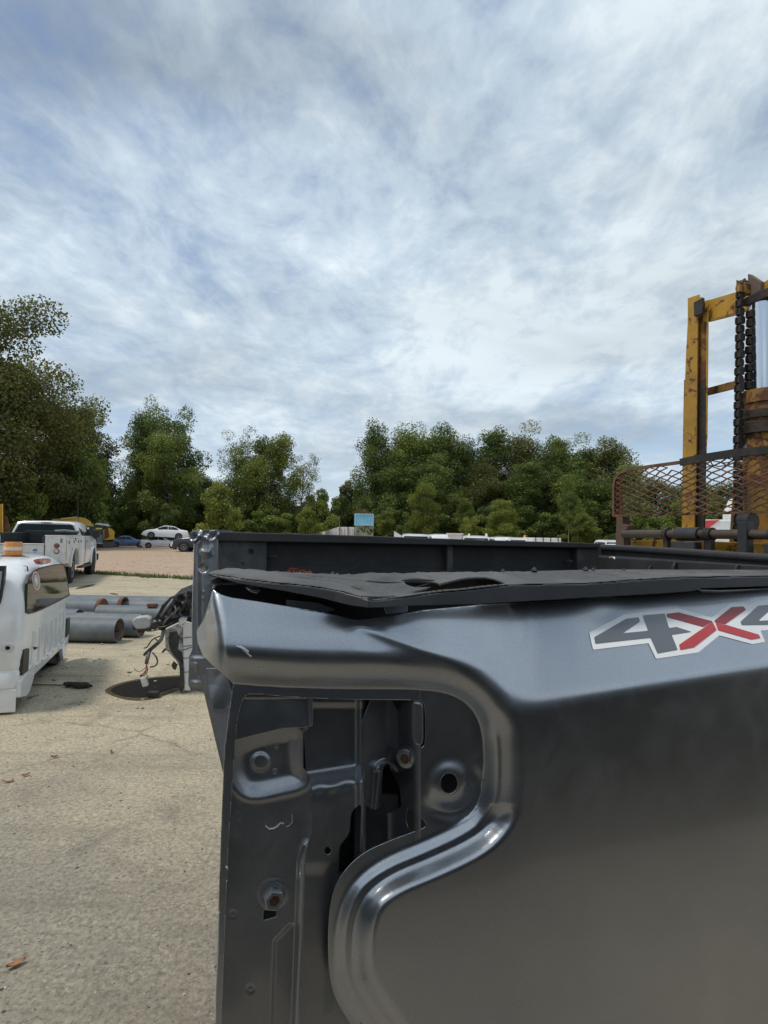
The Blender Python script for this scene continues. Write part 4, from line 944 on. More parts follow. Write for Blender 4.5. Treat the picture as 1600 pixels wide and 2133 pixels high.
# tall row behind the bed
row = [(772, 886, 92, 80, 'dark', 'first tree of the tall row, narrow with a high rounded top'), (838, 888, 95, 90, 'mid', 'tall light topped tree, second in the row'),
       (800, 935, 90, 80, 'dark', 'dark tree between the first two tops of the row'), (882, 903, 98, 80, 'mid', 'tree with a ragged top right of the light topped tree'), (925, 890, 96, 84, 'dark', 'tall dark tree with a pointed top mid left of the row'),
       (968, 912, 97, 76, 'dark', 'slightly lower dark tree left of the dip in the row'), (1026, 902, 99, 90, 'dark', 'broad dark tree just right of the dip'),
       (1085, 900, 98, 96, 'brown', 'brownish topped tree in the middle of the row'), (1130, 935, 95, 84, 'dark', 'lower dark tree right of the brownish topped tree'), (1004, 958, 93, 80, 'brown', 'brownish tree filling the dip of the row'),
       (1178, 908, 96, 84, 'mid', 'tall tree with a narrow raised top near the right of the row'), (1222, 925, 99, 84, 'dark', 'dark tree beside the narrow raised top'),
       (1268, 920, 97, 100, 'brown', 'wide brownish tree near the right end of the row'), (1310, 962, 92, 90, 'mid', 'last tree of the tall row, reaching over the guard'), (1075, 965, 92, 90, 'dark', 'dark tree in front of the brownish topped tree'),
       (900, 960, 90, 90, 'dark', 'dark tree in front of the ragged top'), (1200, 985, 90, 100, 'mid', 'olive tree in front of the narrow raised top'), (1250, 1000, 89, 90, 'dark', 'dark tree in front of the wide brownish tree'),
       (845, 980, 90, 90, 'dark', 'dark tree in front of the light topped tree')]
for i, (px, top, d, w, tone, lab) in enumerate(row):
    place_tree('tall%d' % (i % 4), tone, px, top, d, lab, w, GB, i * 0.9)
ylw = [(880, 1000, 82, 52, 'light', 'yellow green young tree in front of the left part of the row'), (1040, 1040, 80, 58, 'light', 'second yellow green young tree, in front of the middle of the row'),
       (975, 1078, 78, 44, 'light', 'small yellow green bush left of the white tank roof'), (1212, 1075, 80, 50, 'light', 'small yellow green tree beside a pale trunk'),
       (760, 1040, 88, 60, 'mid', 'green bush right behind the blue container')]
for i, (px, top, d, w, tone, lab) in enumerate(ylw):
    place_tree(['tall1', 'tall2', 'round1', 'tall0', 'bush1'][i], tone, px, top, d, lab, w, GU, i * 1.9, 'young_tree', 'tree')
SHR = ['dark shrub at the foot of the row right beside the blue container', 'dark shrub left of the pointed white sheet', 'dark shrub behind the small white box with a lid', 'dark shrub right of the small white box with a lid', 'dark shrub above the orange roof beacon', 'dark shrub above the long low white box', 'dark shrub right of the small pale trunked tree', 'dark shrub just left of the rusty guard', 'dark shrub below the first yellow green young tree']
for i, (px, w, d) in enumerate([(800, 110, 86), (840, 100, 88), (935, 110, 87), (1000, 100, 86), (1090, 120, 88), (1150, 110, 87), (1240, 110, 86), (1290, 120, 88), (870, 90, 84)]):
    place_tree('bush%d' % (i % 3), 'dark', px, 1062 + (i * 37) % 22, d, SHR[i], w, 'dark shrubs under the tall row', i * 1.1, 'shrub', 'shrub')
PALE = simple('pale_trunk_bark', (.30, .27, .22), .85, var=.3, scale=3)
tp = mesh_from('trunk', MB().tube([(0, 0, 0), (.1, 0, 3), (-.05, 0, 6), (.15, 0, 9)], [.13, .11, .09, .05], 7).v, MB().tube([(0, 0, 0), (.1, 0, 3), (-.05, 0, 6), (.15, 0, 9)], [.13, .11, .09, .05], 7).f); tp.materials.append(PALE)
for i, (px, top, d, lab) in enumerate([(1184, 1000, 80, 'slender tree with a tall pale trunk near the right end of the row'), (1204, 1050, 79, 'slender pale trunked tree, short and leaning, right of the tallest pale trunk'), (976, 1035, 81, 'slender pale trunked tree in the dark gap mid row'), (805, 1060, 82, 'slender pale trunked tree just right of the blue container')]):
    T = place_tree('tall%d' % (i % 4), 'mid', px, top, d, lab, 34, 'slender trees with pale trunks', i * 2.0, 'slender_tree')
    for c_ in kids(T):
        if c_.name.startswith('trunk'): c_.data = tp; c_.scale = (1.2, 1.2, 1.5)
        else: c_.location.z = 4.5; c_.scale = (1, 1, .72)
# behind the forklift guard
for i, (px, top, d, w, tone, lab) in enumerate([(1370, 992, 80, 150, 'dark', 'rounded dark tree seen through the left of the rusty guard'), (1450, 1010, 78, 120, 'dark', 'dark tree behind the forklift mast'),
       (1520, 1000, 80, 150, 'dark', 'dark tree seen between the mast and the cylinder'), (1600, 1020, 82, 160, 'dark', 'dark tree cut by the right edge of the photo'), (1330, 1045, 76, 100, 'mid', 'low green tree at the left end of the guard'),
       (1415, 1040, 74, 110, 'mid', 'low green tree under the middle of the guard'), (1500, 1045, 72, 120, 'dark', 'low dark tree left of the red and white panel')]):
    place_tree(['round0', 'round1', 'round2', 'round1', 'bush1', 'bush2', 'bush0'][i], tone, px, top, d, lab, w, GC, i * 1.7)
# a mass of undergrowth closing the view under the trees: too dense to count
def undergrowth(name, pts, seed, n, hmax, tone='dark', depth=4.0, leaf=.34):
    r = np.random.default_rng(seed); P = []
    seg = [(pts[i], pts[i + 1]) for i in range(len(pts) - 1)]; Ls = [math.dist(a, b_) for a, b_ in seg]; tot = sum(Ls)
    for _ in range(n):
        u_ = r.random() * tot; i = 0
        while u_ > Ls[i] and i < len(Ls) - 1: u_ -= Ls[i]; i += 1
        a, b_ = seg[i]; t_ = u_ / Ls[i]; x = a[0] + (b_[0] - a[0]) * t_; y = a[1] + (b_[1] - a[1]) * t_
        top = hmax * (0.62 + .2 * math.sin(x * .31) + .16 * math.sin(x * .83 + 1) + .1 * math.sin(x * 2.1))
        z = top * r.random() ** .8; P.append((x, y + (r.random() - .35) * depth + math.sin(z * 2 + x) * .4, z))
    P = np.array(P); n = len(P); S = leaf * r.uniform(.6, 1.5, n); a = r.normal(size=(n, 3)); a /= np.linalg.norm(a, axis=1)[:, None]
    b_ = np.cross(a, r.normal(size=(n, 3))); b_ /= np.linalg.norm(b_, axis=1)[:, None]
    V = np.stack([P - a * S[:, None] * .5, P + b_ * S[:, None] * .34, P + a * S[:, None] * .5, P - b_ * S[:, None] * .34], 1).reshape(-1, 3)
    me = bpy.data.meshes.new(name); me.from_pydata(V.tolist(), [], np.arange(4 * n).reshape(-1, 4).tolist())
    tn = np.clip(.35 + .3 * np.sin(P[:, 0] * 1.3) * np.sin(P[:, 2] * 1.7 + P[:, 0]) + r.normal(0, .12, n), 0, 1)
    at_ = me.attributes.new('tone', 'FLOAT', 'POINT'); at_.data.foreach_set('value', np.repeat(tn, 4).astype(np.float32))
    return tag(link(name, me, LEAF[tone], None, False), kind='stuff')
undergrowth('undergrowth', [(-62, 52), (-44, 60), (-36, 70), (-18, 78), (-4, 98), (10, 104), (30, 104), (48, 98), (66, 84)], 5, 80000, 6.0, 'dark', 6.0, .42)
undergrowth('forest', [(-95, 80), (-50, 92), (-20, 108), (20, 122), (60, 118), (110, 95)], 6, 45000, 8.5, 'dark', 8.0, .7)

# ================================================================== an unseen building added behind the camera to darken light and reflections
WS = thing('blocker', 'unseen added dark corrugated workshop behind and left of the camera, shading the paving', 'blocker', (-8, -5, 0))
M_SH = simple('dark_corrugated_cladding', (0.05, 0.055, 0.06), 0.6)
mb = MB(); x0, x1, y0, y1, hh = -15.0, -3.4, -13.0, 0.2, 3.6
V = []; nn_ = 0
def corr(p, q, n):
    out = []
    for i in range(n + 1):
        t_ = i / n; d = np.array(q) - np.array(p); L_ = np.linalg.norm(d); nv = np.array([d[1], -d[0]]) / L_
        out.append(np.array(p) + d * t_ + nv * (0.03 if (i % 4) in (1, 2) else 0))
    return out
loop = corr((x0, y0), (x1, y0), 60)[:-1] + corr((x1, y0), (x1, y1), 72)[:-1] + corr((x1, y1), (x0, y1), 60)[:-1] + corr((x0, y1), (x0, y0), 72)[:-1]
nn_ = len(loop); V = [(p[0], p[1], 0) for p in loop] + [(p[0], p[1], hh) for p in loop]
mb.add(V, [(i, (i + 1) % nn_, (i + 1) % nn_ + nn_, i + nn_) for i in range(nn_)]); mb.build('wall', M_SH, WS)
mb = MB(); mb.box(((x0 + x1) / 2, (y0 + y1) / 2, hh + .1), (x1 - x0 + .4, y1 - y0 + .4, .2)); mb.build('roof', M_SH, WS)
mb = MB(); mb.box((x1 + .05, -5, 2.1), (.08, 4.4, 4.2)); mb.build('roller_door', simple('grey_roller_door', (0.2, 0.2, 0.2), 0.6), WS)
fix_parent(WS)
BACK_SPOT = True
# ================================================================== white cab shell lying on the paving, left
Z2 = lambda pts: [(x / 5.9222, 1140 + y / 5.9222) for x, y in pts]
CB = thing('truck_cab', 'white pickup cab shell standing on the ground at the left edge under an amber beacon', 'truck cab', (-3.9, 5.4, 0))
CO = np.array([-3.021, 4.878]); CU = np.array([-.330, .9439]); CVv = np.array([-.9439, -.330])
CP = Plane(*CO, 109.27); CS = Plane(*CO, 199.27)
def cw(a, b_, z): p = CO + CU * a + CVv * b_; return (p[0], p[1], z)
def rrect(a0, a1, b0, b1, r, z, n=5):
    out = []
    for (ca, cb, s0) in ((a1 - r, b1 - r, 0), (a0 + r, b1 - r, 90), (a0 + r, b0 + r, 180), (a1 - r, b0 + r, 270)):
        for k in range(n + 1):
            an = R(s0 + 90 * k / n); out.append(Vector(cw(ca + r * math.cos(an), cb + r * math.sin(an), z)))
    return out
mb = MB()
lv = [(.20, .02, .09), (.22, 0, .10), (.34, 0, .10), (.36, .012, .10), (.40, -.002, .10), (.74, -.004, .10), (.79, .006, .10), (.83, .012, .10), (1.00, .03, .11), (1.10, .055, .14), (1.17, .09, .17), (1.225, .17, .2), (1.26, .30, .22), (1.275, .5, .2)]
mb.loft([rrect(0 + i * 1.0, 2.02 - i, 0 + min(i * .25, .12) + (0 if z < 1.1 else (z - 1.1) * .5), 1.72 - i, r, z) for z, i, r in lv])
mb.build('cab_body', WHITE, CB, True)
# near sill, far sill
mb = MB(); mb.loft([[Vector(cw(a, b_, z)) for a, b_ in ((0.005, .02), (.10, .06), (.10, 1.7), (0.005, 1.7))] for z in (.015, .06, .21)]); mb.build('rocker_panel', WHITE, CB, bev=.01)
mb = MB(); mb.loft([[Vector(cw(a, b_, z)) for a, b_ in ((1.93, .02), (2.01, .02), (2.01, 1.7), (1.93, 1.7))] for z in (.12, .21)]); mb.build('rocker_panel', WHITE, CB, bev=.01)
mb = MB(); mb.box((0, 0, 0), (1.9, 1.5, .04), Matrix.Translation(Vector(cw(1.0, .9, .19))) @ Matrix.Rotation(R(109), 4, 'Z')); mb.build('floor_pan', DARK, CB)
prism('corner_leg', CP, Z2([(320, 1570), (430, 1550), (410, 1640), (370, 1780), (330, 1835), (250, 1850), (262, 1660)]), -0.03, 0.006, WHITE, CB, bev=.004)
prism('corner_leg', CP, Z2([(770, 1250), (850, 1060), (840, 1180), (790, 1400), (776, 1330)]), -0.03, 0.006, WHITE, CB, bev=.004)
prism('wheel_void', CP, Z2([(600, 1420), (770, 1255), (780, 1300), (778, 1410), (700, 1440)]), -0.30, -0.06, DARK, CB)
# rear window
prism('window_frame', CP, smooth_poly(Z2([(336, 294), (772, 186), (812, 260), (860, 578), (866, 600), (318, 872), (326, 700)]), 2), -0.012, 0.003, BLACK, CB)
mk_g = GLASS
prism('rear_window', CP, smooth_poly(Z2([(346, 306), (764, 197), (802, 266), (850, 572), (846, 584), (332, 850), (336, 700)]), 2), 0.0, 0.006, GLASS, CB)
# sticker on the window
c0 = Z2([(449, 413)])[0]
def ell(cx_, cy_, rx, ry, n=28, rot=0): return [(cx_ + rx * math.cos(2 * math.pi * k / n) * math.cos(rot) - ry * math.sin(2 * math.pi * k / n) * math.sin(rot), cy_ + rx * math.cos(2 * math.pi * k / n) * math.sin(rot) + ry * math.sin(2 * math.pi * k / n) * math.cos(rot)) for k in range(n)]
st_ = prism('window_sticker', CP, ell(*c0, 7.6, 19, rot=-.12), 0.004, 0.0068, M_DW, CB)
prism('sticker_ring', CP, ell(*c0, 6.4, 17.0, rot=-.12), 0.0055, 0.0074, simple('sticker_maroon', (.35, .05, .08), .5), st_)
prism('sticker_centre', CP, ell(*c0, 5.0, 13.8, rot=-.12), 0.006, 0.0080, simple('sticker_grey', (.5, .5, .5), .5), st_)
prism('sticker_emblem', CP, [(c0[0] - 2, c0[1] - 8), (c0[0] + 2, c0[1] - 2), (c0[0] + 1.4, c0[1] + 7), (c0[0] - .6, c0[1] + 3), (c0[0] - 2.5, c0[1] + 1)], 0.007, 0.0086, M_DW, st_)
# third brake light
mk_red = simple('red_lens', (.34, .03, .03), .25, coat=.5); mk_clear = simple('pale_lens', (.55, .45, .42), .3, coat=.5)
P_ = Plane(*(CO + CVv * .02), 109.27)
bl = prism('brake_light', P_, smooth_poly(Z2([(478, 160), (520, 144), (600, 136), (628, 150), (630, 180), (615, 196), (525, 216), (510, 205)]), 1), -0.03, 0.02, mk_red, CB, bev=.004)
prism('clear_lens', P_, Z2([(524, 170), (562, 158), (568, 195), (530, 206)]), 0.0, 0.023, mk_clear, bl)
# pressed ribs below the window
ribs = [((430, 1030), (400, 1480), 20), ((512, 985), (490, 1430), 17), ((585, 935), (565, 1370), 16), ((650, 892), (632, 1310), 15), ((710, 850), (692, 1255), 14), ((762, 812), (748, 1200), 13), ((806, 782), (792, 1150), 12)]
for (a, b_, w) in ribs:
    prism('rib', CP, Z2([(a[0] - 3, a[1]), (a[0] + w * .6, a[1] + 8), (b_[0] + w * .95, b_[1]), (b_[0] - w * 1.9, b_[1] + w * 2.3), (b_[0] - w * 2.1, b_[1] + w * 1.1), (b_[0] - w * .3, b_[1] - w * 1.2)]), -0.01, 0.014, WHITE, CB, bev=.005)
# cab vents
for pts in ([(300, 1262), (338, 1244), (366, 1248), (352, 1520), (278, 1582), (285, 1400)], [(824, 884), (866, 866), (860, 1060), (820, 1112)]):
    prism('cab_vent', CP, Z2(pts), -0.02, 0.008, BLACK, CB, bev=.003)
prism('panel_seam', CP, Z2([(345, 300), (338, 240), (300, 228), (290, 226), (300, 224), (345, 236), (352, 300)]), 0.0, 0.006, DARK, CB)
prism('wire_stub', CP, Z2([(436, 1228), (470, 1232), (462, 1246), (440, 1262)]), 0.0, 0.03, BLACK, CB)
# side: window edge, round fuel filler cap, lower crease
prism('door_window', CS, Z2([(-400, 236), (58, 232), (54, 330), (20, 620), (0, 700), (-400, 720)]), -0.06, -0.004, BLACK, CB)
prism('door_glass', CS, Z2([(-400, 300), (26, 296), (20, 360), (0, 520), (-400, 600)]), -0.03, 0.0, simple('pale_glass', (.35, .4, .42), .15), CB)
fd = prism('fuel_filler_door', CS, ell(*Z2([(98, 1240)])[0], 13.5, 10.3), -0.01, 0.008, WHITE_RACK, CB, bev=.003)
prism('filler_hole', CS, ell(*Z2([(94, 1243)])[0], 5.2, 4.2), 0.0, 0.0105, DARK, fd)
# amber beacon
bp = Vector(cw(.92, .31, 1.266))
AMB = simple('amber_lens', (.62, .22, .03), .3, coat=.5, dirt=(.4, .33, .25), dirt_amt=.35, dirt_scale=20)
bc = MB(); bc.lathe(bp, (0, 0, 1), [(0, .0001), (0, .105), (.008, .108), (.018, .098), (.022, .082), (.022, .0001)], 32); bb = bc.build('beacon_base', BLACK, CB, True)
bc = MB(); bc.lathe(bp, (0, 0, 1), [(.02, .078), (.05, .080), (.052, .080), (.14, .077), (.152, .07), (.154, .0001)], 32); be = bc.build('beacon_lens', AMB, CB, True)
bc = MB(); bc.lathe(bp, (0, 0, 1), [(.070, .0808), (.071, .0822), (.104, .0815), (.105, .0795)], 32); bc.build('beacon_band', simple('clear_beacon_band', (.62, .55, .48), .3, coat=.5), be, True)
fix_parent(CB)

# ================================================================== vehicles in local frames (x right, y forward, z up)
HUB = simple('grey_wheel_rim', (.35, .35, .36), .4, .6, dirt=(.12, .11, .1), dirt_amt=.6)
RED = mk_red; 
def wheel(root, x, y, r=.33, w=.22, rim=True):
    s = 1 if x > 0 else -1
    mb = MB(); mb.lathe((x - s * w, y, r), (s, 0, 0), [(0, .0001), (0, r * .7), (.02, r * .96), (.05, r), (w - .05, r), (w - .02, r * .96), (w, r * .72), (w - .02, r * .62), (w - .02, .0001)], 20); o = mb.build('wheel', RUBBER, root, True)
    if rim:
        mb = MB(); mb.lathe((x - s * w, y, r), (s, 0, 0), [(w - .045, r * .62), (w - .01, r * .60), (w - .015, r * .52), (w - .05, r * .45), (w - .02, r * .18), (w - .015, .0001)], 16); mb.build('wheel_rim', HUB, o, True)
    return o
def car(kind, mat, label, cat, loc, rz, group=None, name='parked_car', scale=1.0, wheels=4, tilt=(0, 0), glass=None):
    o = thing(name, label, cat, loc, group, rz); o.rotation_euler = (tilt[0], tilt[1], rz); o.scale = (scale,) * 3
    if kind == 'sedan': st = [(-2.35, .74, .38, .70, .74, .62), (-2.22, .86, .26, .92, .98, .74), (-1.55, .90, .22, .98, 1.06, .78), (-.85, .91, .20, .97, 1.38, .60), (-.2, .91, .20, .95, 1.44, .60), (.25, .91, .20, .94, 1.40, .60), (1.05, .90, .20, .92, .99, .76), (1.85, .86, .22, .80, .86, .72), (2.2, .78, .28, .66, .70, .64), (2.32, .66, .34, .55, .58, .55)]; gi = (2, 6); fr, rr = (5, 6), (2, 3)
    elif kind == 'suv': st = [(-2.3, .86, .42, 1.02, 1.5, .66), (-2.15, .92, .36, 1.06, 1.72, .70), (-1.2, .94, .34, 1.06, 1.76, .72), (.3, .94, .34, 1.05, 1.72, .70), (1.1, .93, .34, 1.05, 1.14, .80), (2.0, .90, .36, .98, 1.04, .78), (2.28, .84, .42, .85, .90, .72)]; gi = (1, 4); fr, rr = (3, 4), None
    else: st = [(-2.8, .93, .50, 1.0, 1.05, .9), (-2.78, .94, .5, 1.15, 1.2, .92), (-.75, .94, .48, 1.15, 1.2, .92), (-.72, .94, .45, 1.15, 1.80, .72), (.6, .94, .45, 1.12, 1.84, .72), (1.35, .93, .45, 1.10, 1.20, .82), (2.4, .90, .48, 1.05, 1.14, .8), (2.7, .84, .52, .9, .98, .74)]; gi = (3, 5); fr, rr = (4, 5), (2, 3)
    rings = []
    for (y, w, zl, zb, zr, wr) in st:
        rings.append([Vector(p) for p in ((-w * .94, y, zl), (-w, y, (zl + zb) / 2), (-w * .97, y, zb), (-wr, y, zr), (-wr * .6, y, zr + .035), (wr * .6, y, zr + .035), (wr, y, zr), (w * .97, y, zb), (w, y, (zl + zb) / 2), (w * .94, y, zl))])
    mb = MB(); mb.loft(rings); mb.build('body', mat, o, True)
    G = glass or GLASS
    def lerp3(a, b_, t_): return tuple(a[i] + (b_[i] - a[i]) * t_ for i in range(3))
    for s in (-1, 1):
        lo = []; hi = []
        n = 10; ya, yb = st[gi[0]][0], st[gi[1]][0]
        for k in range(n + 1):
            y = ya + (yb - ya) * k / n; ys = [q[0] for q in st]
            w = np.interp(y, ys, [q[1] * .97 for q in st]); zb = np.interp(y, ys, [q[3] for q in st]); zr = np.interp(y, ys, [q[4] for q in st]); wr = np.interp(y, ys, [q[5] for q in st])
            if zr - zb < .14: continue
            for t_, L__ in ((.10, lo), (.86, hi)): L__.append((s * (w + (wr - w) * t_ + .008), y, zb + (zr - zb) * t_ + .004))
        mid = len(lo) // 2
        for (a, b_) in ((0, mid), (mid, len(lo) - 1)):
            if b_ <= a: continue
            V = lo[a:b_ + 1] + hi[a:b_ + 1]; m_ = b_ - a + 1
            if a > 0: V[0] = tuple(np.array(V[0]) + [0, .05, 0]); V[m_] = tuple(np.array(V[m_]) + [0, .05, 0])
            mb = MB(); mb.add(V, [(i, i + 1, i + 1 + m_, i + m_) for i in range(m_ - 1)]); mb.build('side_window', G, o)
    for pr in (fr, rr):
        if pr is None:
            q = st[0]; V = [(-q[1] * .78, q[0] - .01, q[3] + .06), (q[1] * .78, q[0] - .01, q[3] + .06), (q[5] * .85, q[0] - .01, q[4] - .05), (-q[5] * .85, q[0] - .01, q[4] - .05)]; nm = 'rear_window'
        else:
            a, b_ = st[pr[0]], st[pr[1]]; 
            def pt(t_, s): y = a[0] + (b_[0] - a[0]) * t_; w = a[5] + (b_[5] - a[5]) * t_; z = a[4] + (b_[4] - a[4]) * t_; return (s * w * .88, y, z + .042)
            V = [pt(.10, -1), pt(.10, 1), pt(.90, 1), pt(.90, -1)]; nm = 'windscreen' if pr == fr else 'rear_window'
            if kind == 'pickup' and pr == rr: V = [(-.78, -.73, 1.28), (.78, -.73, 1.28), (.66, -.73, 1.72), (-.66, -.73, 1.72)]
        mb = MB(); mb.add(V, [(0, 1, 2, 3)]); mb.build(nm, G, o)
    q = st[-1]; e = st[0]
    for s in (-1, 1):
        mb = MB(); mb.box((s * q[1] * .72, q[0] - .02, q[3] - .02), (.30, .12, .12)); mb.build('headlight', mk_clear, o)
        mb = MB(); mb.box((s * e[1] * .82, e[0] + .0, e[3] - .06), (.22, .08, .16)); mb.build('tail_light', RED, o)
    mb = MB(); mb.box((0, q[0] + .0, q[2] + .06), (q[1] * 1.9, .14, .16)); mb.build('front_bumper', BLACK if kind != 'sedan' else mat, o, bev=.02)
    wb = {'sedan': (-1.35, 1.42), 'suv': (-1.35, 1.40), 'pickup': (-1.85, 1.75)}[kind]; r = {'sedan': .32, 'suv': .37, 'pickup': .40}[kind]
    for y in wb:
        for s in (-1, 1):
            mb = MB(); mb.lathe((s * (st[3][1] - .04), y, r), (s, 0, 0), [(0, r * 1.18), (.052, r * 1.18), (.052, .0001)], 20); mb.build('wheel_arch', DARK, o)
            if wheels == 4: wheel(o, s * (st[3][1] + .035), y, r)
    return o
def gx(px, d): return (px - 800) * d / F / (1 + 0 * px)   # metres right of the camera at distance d
def hz(px): return 1116 + (px - 800) * 0.02
def zat(px, py, d): return CAM.z + (hz(px) - py) * d / F
SILV = simple('silver_paint', (.55, .56, .58), .35, .3, coat=.4, dirt=(.35, .33, .3), dirt_amt=.4)
BLUE = simple('faded_blue_paint', (.06, .13, .32), .45, coat=.2, dirt=(.25, .23, .2), dirt_amt=.6, dirt_scale=3, rust=.40, rust_scale=2)
DKB = simple('dark_blue_black_paint', (.02, .024, .035), .3, coat=.5)
D_ = 54
car('sedan', SILV, 'silver sedan without hubcaps crushed under the white car', 'car', (gx(336, D_), D_, 0), R(-70), 'scrap cars at the far side of the yard', 'scrap_car', .74)
car('sedan', WHITE, 'white sedan stacked on top of the silver sedan', 'car', (gx(346, D_), D_, zat(346, 1123, D_)), R(110), 'scrap cars at the far side of the yard', 'scrap_car', .86, 4, (R(2), R(3)))
car('sedan', BLUE, 'wrecked faded blue car left of the stacked white car', 'car', (gx(268, D_ + 1), D_ + 1, -.02), R(-65), 'scrap cars at the far side of the yard', 'scrap_car', .74, 4, (0, R(1)))
car('suv', WHITE, 'white sport utility car between the stack and the grey bed', 'car', (gx(392, D_ - 3), D_ - 3, 0), R(70), 'scrap cars at the far side of the yard', 'scrap_car', .62)
car('suv', DKB, 'dark sport utility vehicle whose roof shows over the bed corner', 'car', (gx(428, 46), 46, 0), R(95), 'scrap cars at the far side of the yard', 'scrap_car', .98)
# white service vehicles standing in a row beyond the bed, only their roofs in sight
for i, (px, d, top, kind, lab) in enumerate([(866, 30, 1111.5, 'pickup', 'white pickup whose low roof shows first, left in the row beyond the bed'), (915, 31, 1112.5, 'suv', 'second white vehicle roof, left of the white tank box'),
        (990, 30, 1115.5, 'pickup', 'white pickup roof just right of the white tank box'), (1040, 31, 1118, 'suv', 'white vehicle roof in the middle between tank box and white crate'),
        (1082, 29, 1119.5, 'pickup', 'white pickup roof with an orange lamp, left of the long white box'), (1275, 30, 1124.5, 'pickup', 'white pickup roof left of the rusty guard')]):
    H_ = {'pickup': 1.875, 'suv': 1.795}[kind]; zt = zat(px, top, d)
    car(kind, WHITE, lab, 'truck' if kind == 'pickup' else 'car', (gx(px, d), d, 0), R([0, 4, -3, 2, 0, 5][i]), 'white vehicles beyond the bed', 'parked_truck' if kind == 'pickup' else 'parked_car', zt / H_ * 1.0)
def simple_box(name, px0, px1, py0, py1, d, depth, mat, label, cat, parent=None, group=None, z0=None, tx=0):
    o = thing(name, label, cat, (gx((px0 + px1) / 2, d), d + depth / 2, 0), group)
    x0_, x1_ = gx(px0, d), gx(px1, d); zt = zat((px0 + px1) / 2, py0, d); zb = zat((px0 + px1) / 2, py1, d) if z0 is None else z0
    mb = MB(); mb.box(((x0_ + x1_) / 2, d + depth / 2, (zt + zb) / 2), (x1_ - x0_, depth, zt - zb)); b_ = mb.build('body', mat, o, bev=.02)
    return o, (x0_, x1_, zb, zt)
# tank box
o, (a, b_, zb, zt) = simple_box('tool_box', 936, 963, 1113, 1128, 27, .5, WHITE_RACK, 'small white box with a lid standing up among the vehicle roofs', 'box', z0=0)
mb = MB(); mb.box(((a + b_) / 2, 27.25, zt + .02), (b_ - a + .12, .6, .06)); mb.build('lid', WHITE_RACK, o); fix_parent(o)
o, (a, b_, zb, zt) = simple_box('white_crate', 1110, 1170, 1120.5, 1134, 27, 1.6, WHITE_RACK, 'long low white box behind the rail near the right end', 'box', z0=0)
for xx in np.linspace(a + .15, b_ - .15, 4):
    mb = MB(); mb.box((xx, 26.99, zt - .08), (.03, .03, .18)); mb.build('latch', DARK, o)
fix_parent(o)
# orange lamp, small fittings along the roofs
for (px, py, s, mat, lab, cat, nm) in ((1094, 1116, .07, AMB, 'tiny orange beacon on a white roof beyond the bed', 'beacon', 'beacon'), (978, 1113, .06, WHITE_RACK, 'small white roof vent right of the tank box', 'vent', 'roof_vent'), (1014, 1112.5, .06, WHITE_RACK, 'small white roof vent in the middle of the roofs', 'vent', 'roof_vent')):
    z_ = zat(px, py, 29); mb = MB(); mb.lathe((gx(px, 29), 29, z_ - .12), (0, 0, 1), [(0, .0001), (0, s * 1.6), (.05, s), (.14, s * .9), (.16, .0001)], 12); tag(mb.build(nm, mat, None, True), lab, cat)
# rack of pipes over a roof
rk = thing('ladder_rack', 'thin dark ladder rack above the white roofs left of the tank box', 'rack', (gx(895, 30), 30, 0)); 
for (a, b_) in (((858, 1112), (930, 1113)), ((858, 1115), (930, 1116))):
    mb = MB(); mb.tube([(gx(a[0], 30), 30, zat(*a, 30)), (gx(b_[0], 30), 30, zat(*b_, 30))], .015, 6); mb.build('rack_rail', BLACK, rk)
for px in (860, 882, 906, 928):
    mb = MB(); mb.tube([(gx(px, 30), 30, zat(px, 1111, 30)), (gx(px, 30), 30, zat(px, 1122, 30))], .012, 6); mb.build('rack_post', BLACK, rk)
fix_parent(rk)
wd = MB(); wd.add([(gx(821, 33), 33, 0), (gx(840, 33), 33, 0), (gx(838, 33), 33, zat(838, 1116, 33)), (gx(822, 33), 33, zat(822, 1106, 33)), (gx(821, 33), 33.1, 0), (gx(840, 33), 33.1, 0), (gx(838, 33), 33.1, zat(838, 1116, 33)), (gx(822, 33), 33.1, zat(822, 1106, 33))],
                  [(0, 1, 2, 3), (7, 6, 5, 4), (0, 4, 5, 1), (1, 5, 6, 2), (2, 6, 7, 3), (3, 7, 4, 0)]); tag(wd.build('white_board', WHITE_RACK), 'pointed white sheet sticking up right of the blue container', 'panel')
# dark scrap mass right of it
dk_ = MB(); r = np.random.default_rng(8)
for i in range(26): dk_.box((gx(842 + r.random() * 26, 40), 40 + r.random(), zat(855, 1112, 40) * r.random()), (.5 * r.random() + .1, .4, .3 * r.random() + .08), Matrix.Translation((0, 0, 0)))
tag(dk_.build('scrap_heap', BLACK), 'dark heap of scrap beside the pointed white sheet', 'scrap heap')
